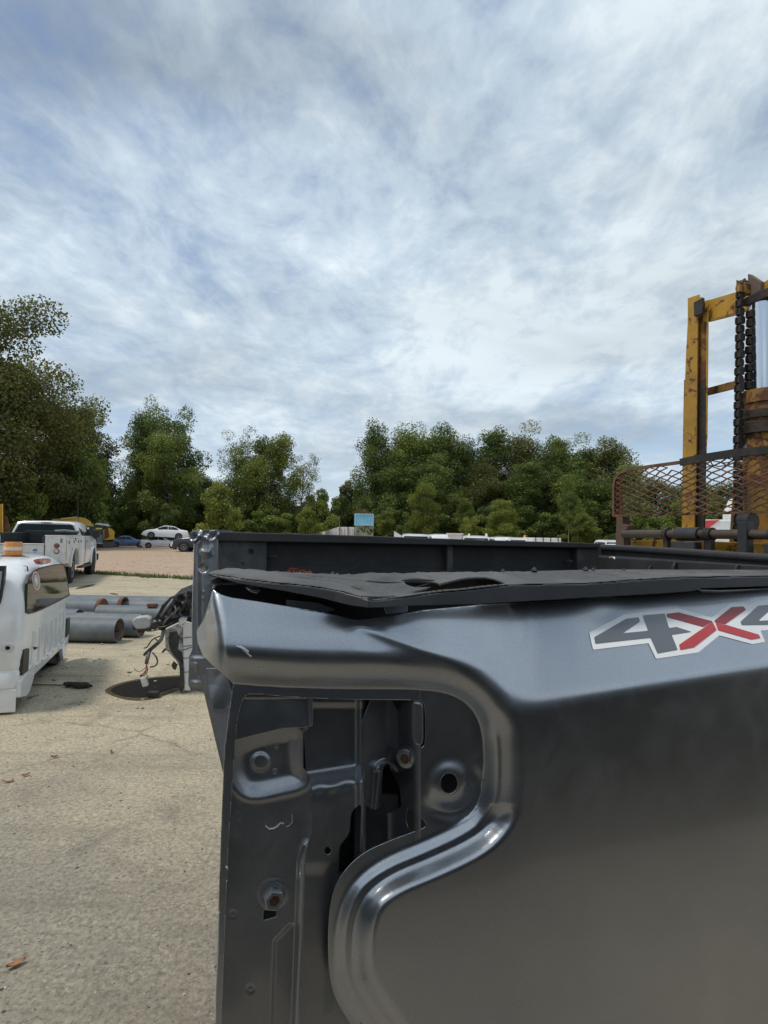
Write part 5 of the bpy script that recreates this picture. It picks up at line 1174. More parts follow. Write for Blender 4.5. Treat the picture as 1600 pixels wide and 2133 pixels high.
# shipping containers and trailer
CBL = simple('sky_blue_container_side', (.20, .52, .74), .6, dirt=(.55, .45, .25), dirt_amt=.35, dirt_scale=1.0)
CBG = simple('pale_blue_container_edge', (.35, .55, .65), .6)
CRU = simple('rusty_green_container', (.28, .36, .22), .7, rust=.47, rust_scale=1.2)
def container(label, x0_, x1_, zb, zt, y0_, y1_, mat, name='shipping_container', ncor=10):
    o = thing(name, label, 'container', ((x0_ + x1_) / 2, (y0_ + y1_) / 2, zb)); w = x1_ - x0_
    V = []; n = ncor * 4
    top = []
    prof = [(x0_ + w * k / n, y0_ - (.05 if (k % 4) in (1, 2) else 0)) for k in range(n + 1)]
    loop = prof + [(x1_, y1_), (x0_, y1_)]
    m_ = len(loop); mb = MB(); mb.add([(p[0], p[1], zb) for p in loop] + [(p[0], p[1], zt) for p in loop], [(i, (i + 1) % m_, (i + 1) % m_ + m_, i + m_) for i in range(m_)] + [tuple(range(m_))[::-1], tuple(range(m_, 2 * m_))]); mb.build('corrugated_wall', mat, o)
    for (xx) in (x0_, x1_):
        mb = MB(); mb.box((xx, y0_ - .04, (zb + zt) / 2), (.12, .14, zt - zb)); mb.build('corner_post', CBG if mat is CBL else mat, o)
    for zz_ in (zb + .05, zt - .05):
        mb = MB(); mb.box(((x0_ + x1_) / 2, y0_ - .04, zz_), (w, .12, .1)); mb.build('edge_rail', CBG if mat is CBL else mat, o)
    fix_parent(o); return o
d = 68; zsp = zat(758, 1095, d)
container('rusty green container under the sky blue one', gx(743, d), gx(777, d), 0, zsp, d, d + 6, CRU)
container('sky blue container stacked high behind the bed', gx(740, d), gx(777.5, d), zsp + .01, zat(758, 1070, d), d - .1, d + 6, CBL)
jk = MB()
for i in range(16): jk.tube([(gx(745 + r.random() * 24, d), d + r.random() * 2, zat(758, 1070, d) + .05 + r.random() * .2), (gx(745 + r.random() * 24, d), d + r.random() * 2, zat(758, 1067 - r.random() * 6, d))], .05, 5)
tag(jk.build('rusty_scrap', RUST), 'dark rusty scrap metal lying on the blue container', 'scrap metal')
tr = thing('semi_trailer', 'long white trailer with blue graffiti left of the blue container', 'trailer', (gx(705, 66), 66, 0))
x0_, x1_ = gx(667, 66), gx(743, 66); zb, zt = zat(705, 1120, 66), zat(720, 1098, 66)
V = [(gx(708, 66), 65, .9), (x1_, 65, .9), (x1_, 65, zt), (gx(708, 66), 65, zt), (gx(667, 78), 79, .9), (gx(735, 78), 79, .9), (gx(735, 78), 79, zat(700, 1105, 79)), (gx(667, 78), 79, zat(667, 1109, 79))]
mb = MB(); mb.add(V, [(0, 1, 2, 3), (0, 3, 7, 4), (1, 5, 6, 2), (3, 2, 6, 7), (4, 7, 6, 5), (0, 4, 5, 1)]); mb.build('box_body', WHITE_RACK, tr)
for k, px in enumerate((710, 727, 741)):
    mb = MB(); mb.box((gx(px, 66), 64.96, (zt + .9) / 2), (.09, .08, zt - .9)); mb.build('door_post', RUST, tr)
for px in (714, 720, 731, 737):
    mb = MB(); mb.box((gx(px, 66), 64.95, (zt + .9) / 2), (.04, .06, zt - 1.2)); mb.build('lock_rod', STEEL, tr)
gb = simple('blue_graffiti', (.08, .2, .5), .6)
for k in range(5):
    mb = MB(); y = 66 + k * .9; xx = gx(708, 66) + (gx(667, 78) - gx(708, 66)) * (k * .9 + 1) / 14; mb.tube([(xx - .04, y, 1.1 + .2 * (k % 2)), (xx - .05, y + .3, 1.9), (xx - .09, y + .6, 1.3)], .05, 5); mb.build('graffiti_stroke', gb, tr)
for yy in (70, 71.2):
    wheel(tr, gx(735, 66), yy, .5, .25, False)
mb = MB(); mb.box(((x0_ + x1_) / 2, 70, .8), (1, 9, .2)); mb.build('chassis', DARK, tr)
fix_parent(tr)
mb = MB(); mb.tube([(gx(707, 66), 67, 0), (gx(706, 66), 67, zat(706, 1074, 67))], .06, 6); tag(mb.build('pole', BARK), 'short bare pole standing behind the white trailer', 'pole')

# ================================================================== yellow excavator, green dumpster, loader
Z1 = lambda pts: [(x / 6.6667, 1040 + y / 6.6667) for x, y in pts]
YB = simple('bright_yellow_paint', (.62, .36, .03), .45, dirt=(.3, .2, .05), dirt_amt=.4, coat=.2)
EP = Plane(gx(190, 50), 50, 27)
EX = thing('excavator', 'yellow excavator with a long boom reaching left over the white service truck', 'excavator', (gx(225, 50), 51, 0))
prism('boom', EP, Z1([(900, 268), (1060, 246), (1120, 248), (1190, 262), (1250, 305), (1312, 372), (1260, 392), (1190, 372), (1120, 340), (1000, 320), (880, 300)]), -.6, -.2, YB, EX, bev=.03)
prism('dipper_arm', EP, Z1([(705, 290), (740, 272), (860, 268), (1010, 290), (1100, 320), (1000, 345), (820, 312), (720, 312)]), -.55, -.25, YB, EX, bev=.03)
mb = MB(); mb.tube([at(EP, *Z1([(840, 276)])[0], -.15), at(EP, *Z1([(1060, 254)])[0], -.15)], .09, 8); mb.build('boom_ram', simple('pale_yellow_ram', (.7, .52, .2), .4), EX)
prism('engine_house', EP, Z1([(1432, 425), (1500, 395), (1560, 420), (1592, 450), (1588, 560), (1436, 572)]), -2.0, -.3, YB, EX, bev=.05)
prism('cab', EP, Z1([(1322, 340), (1350, 334), (1505, 350), (1522, 375), (1520, 480), (1436, 540), (1330, 480)]), -1.9, -.6, BLACK, EX, bev=.05)
prism('cab_roof', EP, Z1([(1318, 344), (1350, 330), (1505, 346), (1526, 372), (1515, 378), (1350, 352), (1320, 356)]), -2.0, -.5, WHITE_RACK, EX, bev=.02)
prism('hose_tangle', EP, Z1([(1450, 400), (1500, 380), (1520, 520), (1450, 560)]), -.6, -.25, RUST, EX, bev=.02)
prism('turntable', EP, Z1([(1400, 560), (1580, 560), (1575, 590), (1400, 590)]), -2.0, -.4, DARK, EX)
for h0 in (-.4, -2.3):
    prism('track', EP, smooth_poly(Z1([(1330, 620), (1350, 588), (1580, 588), (1600, 610), (1590, 652), (1560, 668), (1360, 668), (1335, 650)]), 1), h0 - .5, h0, simple('muddy_track', (.10, .09, .08), .9, bumpk=.5, bscale=8) if h0 > -1 else RUBBER, EX)
fix_parent(EX)
DP = Plane(gx(195, 46), 46, 27); DM = thing('dumpster', 'dark green dumpster between the service truck and the excavator', 'dumpster', (gx(195, 46), 47, 0))
GRN = simple('dark_green_paint', (.010, .045, .028), .5, dirt=(.05, .06, .04), dirt_amt=.5)
prism('bin', DP, Z1([(1180, 378), (1436, 382), (1428, 570), (1400, 640), (1200, 640)]), -2.2, 0, GRN, DM, bev=.03)
prism('bin_rim', DP, Z1([(1170, 372), (1442, 376), (1442, 392), (1170, 388)]), -2.25, .05, GRN, DM)
for x in (1230, 1290, 1350, 1410): prism('bin_rib', DP, Z1([(x, 392), (x + 9, 392), (x + 7, 600), (x, 600)]), 0, .07, GRN, DM)
prism('placard', DP, Z1([(1186, 392), (1238, 392), (1238, 414), (1186, 412)]), .0, .09, M_DW, DM)
prism('placard', DP, Z1([(1330, 398), (1416, 400), (1416, 416), (1330, 414)]), .0, .09, simple('yellow_placard', (.6, .55, .1), .6), DM)
fix_parent(DM)
mb = MB(); p_ = Plane(gx(208, 44), 44, 27)
jd = thing('generator', 'small blue grey machine standing before the green dumpster', 'machine', (gx(207, 44), 44.4, 0))
prism('housing', p_, Z1([(1345, 510), (1420, 500), (1425, 590), (1400, 615), (1350, 605)]), -.8, 0, simple('blue_grey_machine', (.07, .10, .13), .6), jd, bev=.03)
prism('drawbar', p_, Z1([(1325, 600), (1425, 606), (1425, 622), (1330, 616)]), -.6, .1, STEEL, jd); prism('skid', p_, Z1([(1340, 612), (1425, 618), (1425, 668), (1345, 664)]), -.6, 0, DARK, jd)
fix_parent(jd)
LD = thing('wheel_loader', 'yellow machine cut off by the left edge with rusty brown arms', 'loader', (gx(0, 40), 40.5, 0)); LP = Plane(gx(5, 40), 40, 34)
prism('mast', LP, Z1([(-260, 66), (34, 72), (40, 300), (42, 470), (-260, 470)]), -1.2, 0, simple('dull_yellow_paint', (.42, .25, .03), .6, rust=.4, rust_scale=1.5), LD, bev=.03)
prism('ladder_stile', LP, Z1([(24, 60), (42, 62), (46, 470), (28, 470)]), 0, .15, YB, LD)
prism('lift_arm', LP, Z1([(50, 240), (80, 232), (100, 240), (120, 300), (140, 380), (140, 470), (45, 470), (60, 300)]), -.8, -.2, RUST, LD, bev=.04)
prism('chassis', LP, Z1([(-260, 460), (150, 460), (150, 640), (-260, 640)]), -1.6, 0, DARK, LD)
for px in (-15, 14):
    c = at(LP, px, 1138, .2); mb = MB(); mb.lathe((c.x, c.y - .3, .6), (0, 1, 0), [(0, .0001), (0, .5), (.05, .6), (.5, .6), (.55, .5), (.55, .0001)], 20); mb.build('wheel', RUBBER, LD, True)
fix_parent(LD)

# ================================================================== the white service truck
ST = thing('service_truck', 'white extended cab service truck with side tool boxes and black cargo bed', 'truck', (-9.50, 15.20, 0), None, R(18.6))
def LBx(name, x0_, x1_, y0_, y1_, z0_, z1_, mat, parent=ST, bev=.012):
    mb = MB(); mb.box(((x0_ + x1_) / 2, (y0_ + y1_) / 2, (z0_ + z1_) / 2), (x1_ - x0_, y1_ - y0_, z1_ - z0_)); return mb.build(name, mat, parent, bev=bev)
def tb(s):   # tool box with a wheel arch cut through its lower edge
    prof = [(0, .62), (0, 1.36), (2.48, 1.36), (2.48, .50), (1.95, .50)] + [(1.32 + .56 * math.cos(R(a)), .50 + .50 * math.sin(R(a))) for a in range(0, 181, 15)] + [(.5, .62)]
    xa, xb = (s * .52, s * 1.0); A = [Vector((xa, y, z)) for y, z in prof]; B = [Vector((xb, y, z)) for y, z in prof]; n = len(prof)
    mb = MB(); mb.add(A + B, [tuple(range(n)), tuple(range(n, 2 * n))[::-1]] + [(i, (i + 1) % n, (i + 1) % n + n, i + n) for i in range(n)]); tbx = mb.build('tool_box_body', WHITE_OLD, ST, bev=.01)
    x = s * 1.004
    for (y0_, y1_, z0_, z1_) in ((.14, .62, .72, 1.28), (.66, 1.55, 1.02, 1.28), (.66, 2.02, 1.30, 1.345), (2.02, 2.42, .58, 1.28), (1.58, 1.98, 1.02, 1.28)):
        dr = LBx('box_door', min(x, x + s * .014), max(x, x + s * .014), y0_, y1_, z0_, z1_, WHITE_OLD, ST, .006)
        LBx('latch', min(x, x + s * .035), max(x, x + s * .035), (y0_ + y1_) / 2 - .03, (y0_ + y1_) / 2 + .03, z1_ - .12, z1_ - .04, STEEL, dr, 0)
    mb = MB()
    arc = [(1.32 + .60 * math.cos(R(a)), .50 + .54 * math.sin(R(a))) for a in range(0, 181, 12)]
    mb.tube([(x + s * .02, y, z) for y, z in arc], .035, 6); mb.build('fender_lip', WHITE_OLD, ST, True)
    LBx('box_lid', s * .5 if s > 0 else s * 1.01, s * 1.01 if s > 0 else s * .5, 0, 2.49, 1.362, 1.385, WHITE_OLD if s > 0 else BLACK)
tb(1); tb(-1)
LBx('lid_seal', .50, 1.0, .02, 2.47, 1.386, 1.395, DARK)
LBx('tailgate', -.50, .50, -.03, .03, .62, 1.13, WHITE_OLD); LBx('tailgate_cap', -.51, .51, -.05, .04, 1.132, 1.16, WHITE_OLD)
for z_ in (.80, .93): LBx('tailgate_crease', -.48, .48, -.042, -.031, z_, z_ + .02, WHITE_OLD, ST, .004)
LBx('bed_floor', -.52, .52, .03, 2.48, .74, .78, BLACK); LBx('bulkhead', -.52, .52, 2.42, 2.5, .78, 1.50, BLACK)
for s in (-1, 1): LBx('cargo_wall', min(s * .44, s * .515), max(s * .44, s * .515), .04, 2.42, .78, 1.44 if s < 0 else 1.34, BLACK)
mb = MB(); mb.tube([(.30, 2.2, 1.48), (.55, 2.22, 1.49), (.80, 2.25, 1.47), (.96, 2.27, 1.475)], [.05, .062, .058, .045], 10); mb.build('rolled_tarp', simple('grey_tarp', (.14, .14, .14), .8, var=.4, scale=20, bumpk=.6, bscale=30), ST, True)
LBx('rear_bumper', -.95, .95, -.22, -.02, .50, .64, BLACK, ST, .02)
for (z_, mat, ring) in ((1.107, mk_red, BLACK), (.955, mk_clear, BLACK)):
    mb = MB(); mb.lathe((.80, -.0, z_), (0, -1, 0), [(0, .064), (.02, .064), (.022, .05), (.022, .0001)], 20); q = mb.build('lamp_rim', ring, ST, True)
    mb = MB(); mb.lathe((.80, -.0, z_), (0, -1, 0), [(.0, .049), (.028, .047), (.036, .03), (.038, .0001)], 20); mb.build('round_lamp', mat, q, True)
LBx('door_catch', .88, .93, -.02, .0, 1.19, 1.31, STEEL); LBx('reflector', .955, 1.008, .004, .02, .88, .96, AMB)
mb = MB(); mb.lathe((.30, -.032, .97), (0, -1, 0), [(0, .0001), (0, .055), (.004, .055), (.004, .0001)], 20); mb.build('round_sticker', simple('blue_sticker', (.10, .2, .45), .5), ST)
# cab
rings = []
for (y, w, zl, zb, zr, wr) in [(2.56, .95, .52, 1.32, 1.72, .76), (2.60, .97, .48, 1.33, 1.76, .78), (3.6, .98, .46, 1.32, 1.79, .79), (4.30, .98, .46, 1.30, 1.76, .78), (4.95, .97, .46, 1.28, 1.36, .84), (5.9, .95, .48, 1.18, 1.27, .82), (6.15, .90, .5, 1.05, 1.12, .8)]:
    rings.append([Vector(p) for p in ((-w * .97, y, zl), (-w, y, .85), (-w * .98, y, zb), (-wr, y, zr - .02), (-wr * .8, y, zr + .02), (0, y, zr + .035), (wr * .8, y, zr + .02), (wr, y, zr - .02), (w * .98, y, zb), (w, y, .85), (w * .97, y, zl))])
mb = MB(); mb.loft(rings); mb.build('cab_body', WHITE, ST, True)
mb = MB(); V = [(-.80, 2.552, 1.36), (.80, 2.552, 1.36), (.86, 2.552, 1.40), (.73, 2.56, 1.67), (.67, 2.56, 1.70), (-.67, 2.56, 1.70), (-.73, 2.56, 1.67), (-.86, 2.552, 1.40)]
mb.add([(x, y - .006, z) for x, y, z in V] + [(x, y + .02, z) for x, y, z in V], [tuple(range(8)), tuple(range(8, 16))[::-1]] + [(i, (i + 1) % 8, (i + 1) % 8 + 8, i + 8) for i in range(8)]); mb.build('rear_window', mk_glass('smoky_glass', (.03, .045, .045), .06), ST)
mb = MB(); mb.box((0, 2.555, 1.745), (.30, .03, .035)); q = mb.build('high_brake_light', STEEL, ST, bev=.01); mb = MB(); mb.box((0, 2.545, 1.745), (.12, .03, .028)); mb.build('red_lens', mk_red, q)
for s in (-1, 1):
    for (pts, nm) in (([(2.80, 1.36), (3.22, 1.36), (3.20, 1.68), (2.96, 1.68), (2.82, 1.55)], 'quarter_window'), ([(3.30, 1.36), (4.72, 1.34), (4.28, 1.66), (3.30, 1.69)], 'side_window')):
        V = [];
        for off in (.012, -.03):
            for y, z in pts:
                t_ = (z - 1.31) / (1.74 - 1.31); V.append((s * (.965 + (.765 - .965) * t_ + off), y, z))
        n = len(pts); mb = MB(); mb.add(V, [tuple(range(n)), tuple(range(n, 2 * n))[::-1]] + [(i, (i + 1) % n, (i + 1) % n + n, i + n) for i in range(n)]); mb.build(nm, GLASS, ST)
    LBx('wing_mirror', min(s * 1.0, s * 1.22), max(s * 1.0, s * 1.22), 4.55, 4.68, 1.30, 1.56, BLACK, ST, .03)
    LBx('door_seam', min(s * .985, s * .996), max(s * .985, s * .996), 3.26, 3.275, .5, 1.32, DARK, ST, 0)
    LBx('door_handle', min(s * .99, s * 1.025), max(s * .99, s * 1.025), 3.38, 3.56, 1.16, 1.20, STEEL, ST, .008)
    LBx('running_board', min(s * .86, s * 1.04), max(s * .86, s * 1.04), 2.6, 4.4, .36, .41, BLACK, ST, .01)
    for y in (1.32, 5.05):
        wheel(ST, s * (1.0 if y > 2 else .99), y, .40, .27)
        mb = MB(); mb.lathe((s * .93, y, .44), (s, 0, 0), [(0, .50), (.058 if y > 2 else .02, .50), (.058 if y > 2 else .02, .0001)], 20); mb.build('wheel_arch', DARK, ST)
    mb = MB(); mb.tube([(s * .985, 5.05 + .52 * math.cos(R(a)), .44 + .52 * math.sin(R(a))) for a in range(-10, 191, 12)], .03, 6); mb.build('fender_lip', WHITE, ST, True)
LBx('frame_rail', -.4, .4, .2, 5.9, .40, .55, DARK); LBx('front_bumper', -.98, .98, 6.1, 6.3, .45, .68, BLACK)
mb = MB(); mb.tube([(.42, 5.4, 1.2), (.40, 5.4, 1.9), (.34, 5.4, 3.1)], [.02, .012, .006], 6); mb.build('whip_aerial', GREASE, ST)

# ================================================================== steel pipes
PIPE = simple('grey_coated_steel_pipe', (.105, .125, .145), .6, 0, var=.2, scale=5, dirt=(.24, .24, .225), dirt_amt=.5, dirt_scale=3, rust=.30, rust_scale=4)
PIN = simple('pipe_inside', (.22, .17, .14), .85, rust=.44, rust_scale=5)
def pipe(pxe, y, r, x_len, label, h=None, capmat=None, yaw=0.0, rimmat=None):
    h = r + .002 if h is None else h
    xe = (pxe - 800) * y / F; ax = Vector((-math.cos(yaw), math.sin(yaw), 0))
    o = thing('steel_pipe', label, 'pipe', (xe, y, h - r), 'grey steel pipes lying on the paving'); w = .012
    mb = MB(); mb.lathe((xe, y, h), ax, [(0, r - w), (0, r), (x_len, r), (x_len, r - w)], 36); mb.build('pipe_wall', PIPE, o, True)
    mb = MB(); mb.lathe((xe, y, h), ax, [(0.002, r - w), (x_len - .01, r - w)], 36); i_ = mb.build('pipe_lining', PIN, o, True)
    if capmat: mb = MB(); mb.lathe((xe, y, h), ax, [(-.004, .0001), (-.004, r + .006), (.05, r + .006)], 36); mb.build('end_cap', capmat, o)
    if rimmat: mb = MB(); mb.lathe((xe, y, h), ax, [(-.003, r - w - .004), (-.003, r + .008), (.06, r + .008)], 36); mb.build('rust_rim', rimmat, o, True)
    fix_parent(o); return o
pipe(258, 8.05, .165, 3.0, 'nearest grey pipe with an open end, lowest in the photo')
pipe(304, 8.50, .165, 3.6, 'grey pipe lying just behind the nearest one, running toward the wreck')
pipe(174, 9.05, .155, 2.4, 'short showing grey pipe with a clean open end next to the white cab', None, None, .05)
pipe(246, 9.55, .10, 2.2, 'thin dark pipe end low between the larger pipes')
pipe(222, 9.95, .185, 2.6, 'grey pipe closed by a rusty brown end disc', None, RUST, .04)
pipe(267, 10.6, .165, 3.0, 'grey pipe with a rusty rim end, farthest right of the upper two', None, None, .05, RUST)
pipe(372, 11.1, .15, 5.6, 'long grey pipe behind all others, farther than the rusty rim pipe', .153)
pipe(368, 10.75, .13, 1.3, 'short grey pipe before the longest one, right of the rusty rim', .132)
pipe(345, 9.6, .155, 1.05, 'grey pipe with a rusty bracket welded on top')
p = Vector(((322 - 800) * 9.5 / F, 9.55, .33)); mb = MB(); mb.box(p, (.14, .10, .05)); o = mb.build('steel_bracket', RUST); tag(o, 'small dark rusty bracket lying on a pipe', 'bracket')

# ================================================================== the stripped wreck beside the bed
WR = thing('wrecked_car', 'stripped front half of a wrecked car with torn black and white panels and dangling wires', 'wrecked car', (-1.9, 5.9, 0))
W0 = Plane(-1.98, 5.6, 14)
Z9 = lambda pts: [(130 + x / 5.161, 1220 + y / 5.161) for x, y in pts]
PW = simple('peeling_black_on_white', (.62, .62, .62), .5, var=.1, rust=0, dirt=(.03, .03, .03), dirt_amt=1.0, dirt_scale=9)
BLK2 = simple('dull_black_trim', (.028, .028, .03), .55, dirt=(.12, .11, .1), dirt_amt=.4, dirt_scale=12)
prism('engine_bay', W0, Z9([(1000, 340), (1060, 240), (1180, 130), (1330, 70), (1560, 50), (1560, 420), (1300, 430), (1080, 500), (1010, 460)]), -1.1, -.12, DARK, WR, bev=.02)
crumple('crushed_bonnet', W0, Z9([(960, 350), (1010, 330), (1080, 200), (1170, 130), (1280, 80), (1380, 50), (1560, 40), (1560, 330), (1440, 340), (1300, 330), (1160, 350), (1040, 400)]), -.08, .14, simple('scorched_grey_bonnet', (.05, .052, .06), .35, .4, var=.5, scale=9, dirt=(.2, .19, .18), dirt_amt=.5, dirt_scale=10), WR, 2.0, 6, 7.0)
prism('windscreen', W0, smooth_poly(Z9([(1290, 170), (1330, 90), (1420, 40), (1560, 30), (1560, 270), (1350, 270), (1300, 240)]), 1), .03, .035, GLASS_G, WR)
prism('front_pillar', W0, Z9([(1000, 330), (1080, 200), (1160, 120), (1370, 45), (1385, 60), (1250, 120), (1150, 190), (1060, 330)]), .04, .07, BLK2, WR, bev=.01)
prism('fender_strip', W0, Z9([(1300, 390), (1400, 420), (1420, 560), (1400, 700), (1395, 880), (1400, 1100), (1370, 1132), (1310, 1130), (1300, 800), (1296, 500)]), -.1, .02, WHITE, WR, bev=.008)
for y in (560, 650, 780, 930): prism('panel_seam', W0, Z9([(1300, y), (1400, y - 12), (1400, y - 6), (1300, y + 6)]), .02, .024, BLK2, WR)
prism('inner_fender', W0, Z9([(1100, 470), (1250, 400), (1296, 440), (1300, 1000), (1262, 880), (1220, 800), (1110, 690)]), -.1, -.02, PW, WR, bev=.006)
prism('torn_black_patch', W0, Z9([(1150, 500), (1230, 490), (1250, 600), (1240, 690), (1285, 720), (1295, 840), (1240, 800), (1190, 740), (1160, 700), (1140, 600)]), -.02, .0, BLK2, WR, bev=.004)
prism('hanging_trim', W0, Z9([(1255, 830), (1300, 860), (1312, 1060), (1290, 1140), (1268, 1160), (1250, 1080), (1262, 980)]), 0, .05, BLK2, WR, bev=.01)
prism('black_tab', W0, Z9([(1170, 860), (1190, 820), (1235, 860), (1215, 910), (1190, 895)]), -.02, .03, BLK2, WR)
prism('headlight_shell', W0, smooth_poly(Z9([(748, 372), (790, 345), (900, 335), (945, 360), (955, 410), (940, 450), (880, 466), (790, 470), (755, 430)]), 0), -.10, .06, simple('grimy_white_plastic', (.42, .42, .42), .5, dirt=(.12, .11, .1), dirt_amt=.7, dirt_scale=9), WR, bev=.012)
prism('headlight_bracket', W0, Z9([(748, 405), (950, 395), (1060, 380), (1060, 420), (1000, 480), (960, 470), (940, 500), (800, 480), (752, 480)]), -.1, .05, BLK2, WR, bev=.01)
prism('white_clip', W0, Z9([(978, 370), (1010, 350), (1060, 372), (1048, 388), (985, 390)]), 0, .08, WHITE, WR, bev=.006)
prism('white_clip', W0, Z9([(1250, 360), (1300, 334), (1345, 350), (1310, 400), (1255, 430)]), 0, .06, WHITE, WR, bev=.006)
def wire(name, pts, r_, mat, h=.05):
    P = [at(W0, x, y, h + .03 * math.sin(i * 1.9)) for i, (x, y) in enumerate(Z9(pts))]
    Q = []
    for i in range(len(P) - 1):
        p0, p1, p2, p3 = P[max(i - 1, 0)], P[i], P[i + 1], P[min(i + 2, len(P) - 1)]
        for k in range(5):
            t_ = k / 5; Q.append(.5 * ((2 * p1) + (-p0 + p2) * t_ + (2 * p0 - 5 * p1 + 4 * p2 - p3) * t_ ** 2 + (-p0 + 3 * p1 - 3 * p2 + p3) * t_ ** 3))
    Q.append(P[-1]); mb = MB(); mb.tube(Q, r_, 6); return mb.build(name, mat, WR, True)
WRD = simple('red_wire', (.35, .04, .05), .5); WPK = simple('pink_wire', (.45, .15, .2), .5); WGN = simple('green_wire', (.25, .5, .08), .5); WGY = simple('grey_conduit', (.12, .12, .12), .6)
wire('wiring_loom', [(1090, 480), (1060, 580), (1000, 640), (940, 700), (915, 780), (905, 830)], .019, WGY)
wire('wiring_loom', [(1080, 560), (1010, 620), (900, 720), (875, 752)], .012, BLK2)
wire('cable', [(1070, 540), (1000, 560), (950, 600), (910, 660), (880, 670)], .006, BLK2); wire('cable', [(990, 560), (1020, 590)], .006, BLK2)
wire('cable', [(970, 720), (1010, 770), (1022, 820), (1000, 860), (945, 875)], .008, WGY)
wire('cable', [(900, 870), (860, 910), (810, 920), (775, 900), (780, 885)], .003, WGY)
wire('red_cable', [(915, 800), (905, 860), (890, 930), (830, 970)], .007, WRD); wire('pink_cable', [(905, 830), (900, 900), (860, 960), (840, 985)], .006, WPK)
wire('red_cable', [(900, 840), (915, 900), (900, 950), (850, 975)], .005, WRD); wire('green_cable', [(890, 940), (915, 965), (912, 1010)], .005, WGN)
wire('cable', [(950, 490), (1040, 470), (1120, 430), (1260, 370)], .006, BLK2); wire('cable', [(1110, 690), (1180, 700), (1300, 690), (1390, 660)], .004, BLK2)
for k, pts in enumerate([[(1060, 330), (1120, 240), (1190, 150)], [(1120, 360), (1150, 280), (1180, 200), (1230, 130)], [(1080, 420), (1130, 350), (1190, 300), (1260, 230)], [(1030, 450), (1100, 440), (1180, 400)], [(1180, 340), (1220, 270), (1200, 200)]]):
    wire('hose', pts, .016 - .002 * k, BLK2 if k % 2 else WGY, .10)
prism('connector', W0, Z9([(832, 1000), (895, 985), (920, 1080), (862, 1094)]), -.0, .07, WHITE_OLD, WR, bev=.005)
prism('hose_stub', W0, Z9([(1065, 715), (1095, 680), (1112, 695), (1082, 725)]), 0, .05, SHAFT, WR)
prism('chassis_leg', W0, Z9([(1330, 1000), (1480, 1000), (1480, 1130), (1330, 1132)]), -1.2, -.1, DARK, WR)
fix_parent(WR)
# litter on the paving
mb = MB(); W = ground_pt([38, 90, 120, 134], [1427, 1426.5, 1427, 1427], .012); mb.tube([tuple(w) for w in W], .006, 6)
o = mb.build('cord', BLACK); tag(o, 'thin dark cord running from under the white cab', 'cord')
mb = MB(); W = ground_pt([135, 142, 149, 158, 168, 180, 191], [1424, 1426, 1425, 1427, 1428, 1427, 1429], .03); mb.tube([tuple(w) for w in W], [.018, .03, .024, .032, .034, .03, .012], 8)
tag(mb.build('scrap_bar', simple('burnt_brown_rag', (.045, .03, .022), .8, bumpk=.5, bscale=50), None, True), 'dark burnt looking bar lying at the end of the cord', 'scrap')
mb = MB(); p = ground_pt([320], [1447], .03)[0]; mb.box(p, (.10, .05, .06)); tag(mb.build('broken_clip', BLACK, bev=.01), 'small black plastic clip lying in the oil stain', 'clip')
LF = simple('dry_brown_leaf', (.30, .13, .05), .7, var=.4, scale=30); LF2 = simple('dry_tan_leaf', (.42, .26, .12), .7, var=.3, scale=30)
for (px, py, s, a, m_, lab) in ((113, 1577, .022, .3, LF, 'curled brown leaf, second from the right'), (232, 1567, .022, 2.0, LF, 'brown leaf farthest right on the paving'), (54, 1615, .024, .9, LF, 'brown leaf next to the tan leaf at the left'), (17, 1628, .030, .5, LF2, 'tan leaf at the left edge of the photo'), (33, 2010, .030, .8, LF, 'brown leaf in the lower left corner')):
    c = ground_pt([px], [py], .006)[0]; V = []; n = 9
    for k in range(n):
        t_ = k / (n - 1) * 2 - 1; w = .42 * s * (1 - t_ * t_) ** .8
        for q in (-1, 0, 1): V.append((c[0] + (t_ * s * math.cos(a) - q * w * math.sin(a)), c[1] + (t_ * s * math.sin(a) + q * w * math.cos(a)), c[2] + .008 * abs(q) + .006 * t_ * t_))
    me = mesh_from('dry_leaf', V, [(k * 3 + j, k * 3 + j + 1, k * 3 + j + 4, k * 3 + j + 3) for k in range(n - 1) for j in range(2)]); tag(link('dry_leaf', me, m_), lab, 'leaf', 'dry leaves on the paving')
r = np.random.default_rng(21)
# ================================================================== red and white truck front behind the forklift
RW = thing('parked_truck', 'white truck body with a red corner stripe seen behind the forklift mast', 'truck', (gx(1520, 12), 12.6, 0)); RP = Plane(gx(1500, 12), 12, 0)
prism('body_panel', RP, Z4([(738, 1752), (900, 1752), (1700, 1752), (1700, 1925), (1500, 2100), (760, 2100), (700, 1930), (730, 1840)]), -.9, 0, WHITE, RW, bev=.03)
prism('stripe', RP, Z4([(736, 1757), (838, 1754), (730, 1835), (712, 1850)]), .0, .012, simple('coral_red_stripe', (.62, .06, .07), .4), RW)
prism('upper_body', RP, Z4([(985, 1700), (1030, 1600), (1700, 1580), (1700, 1750), (985, 1750)]), -.8, -.1, WHITE_OLD, RW, bev=.03)
prism('chassis', RP, [(1450, 1150), (1760, 1150), (1760, 1230), (1450, 1230)], -.9, -.1, DARK, RW)
for px in (1490, 1700):
    c = at(RP, px, 1220, 0); mb = MB(); mb.lathe((c.x, c.y - .1, .42), (0, 1, 0), [(0, .0001), (0, .3), (.02, .4), (.05, .42), (.22, .42), (.25, .3), (.25, .0001)], 20); mb.build('wheel', RUBBER, RW, True)
fix_parent(RW)

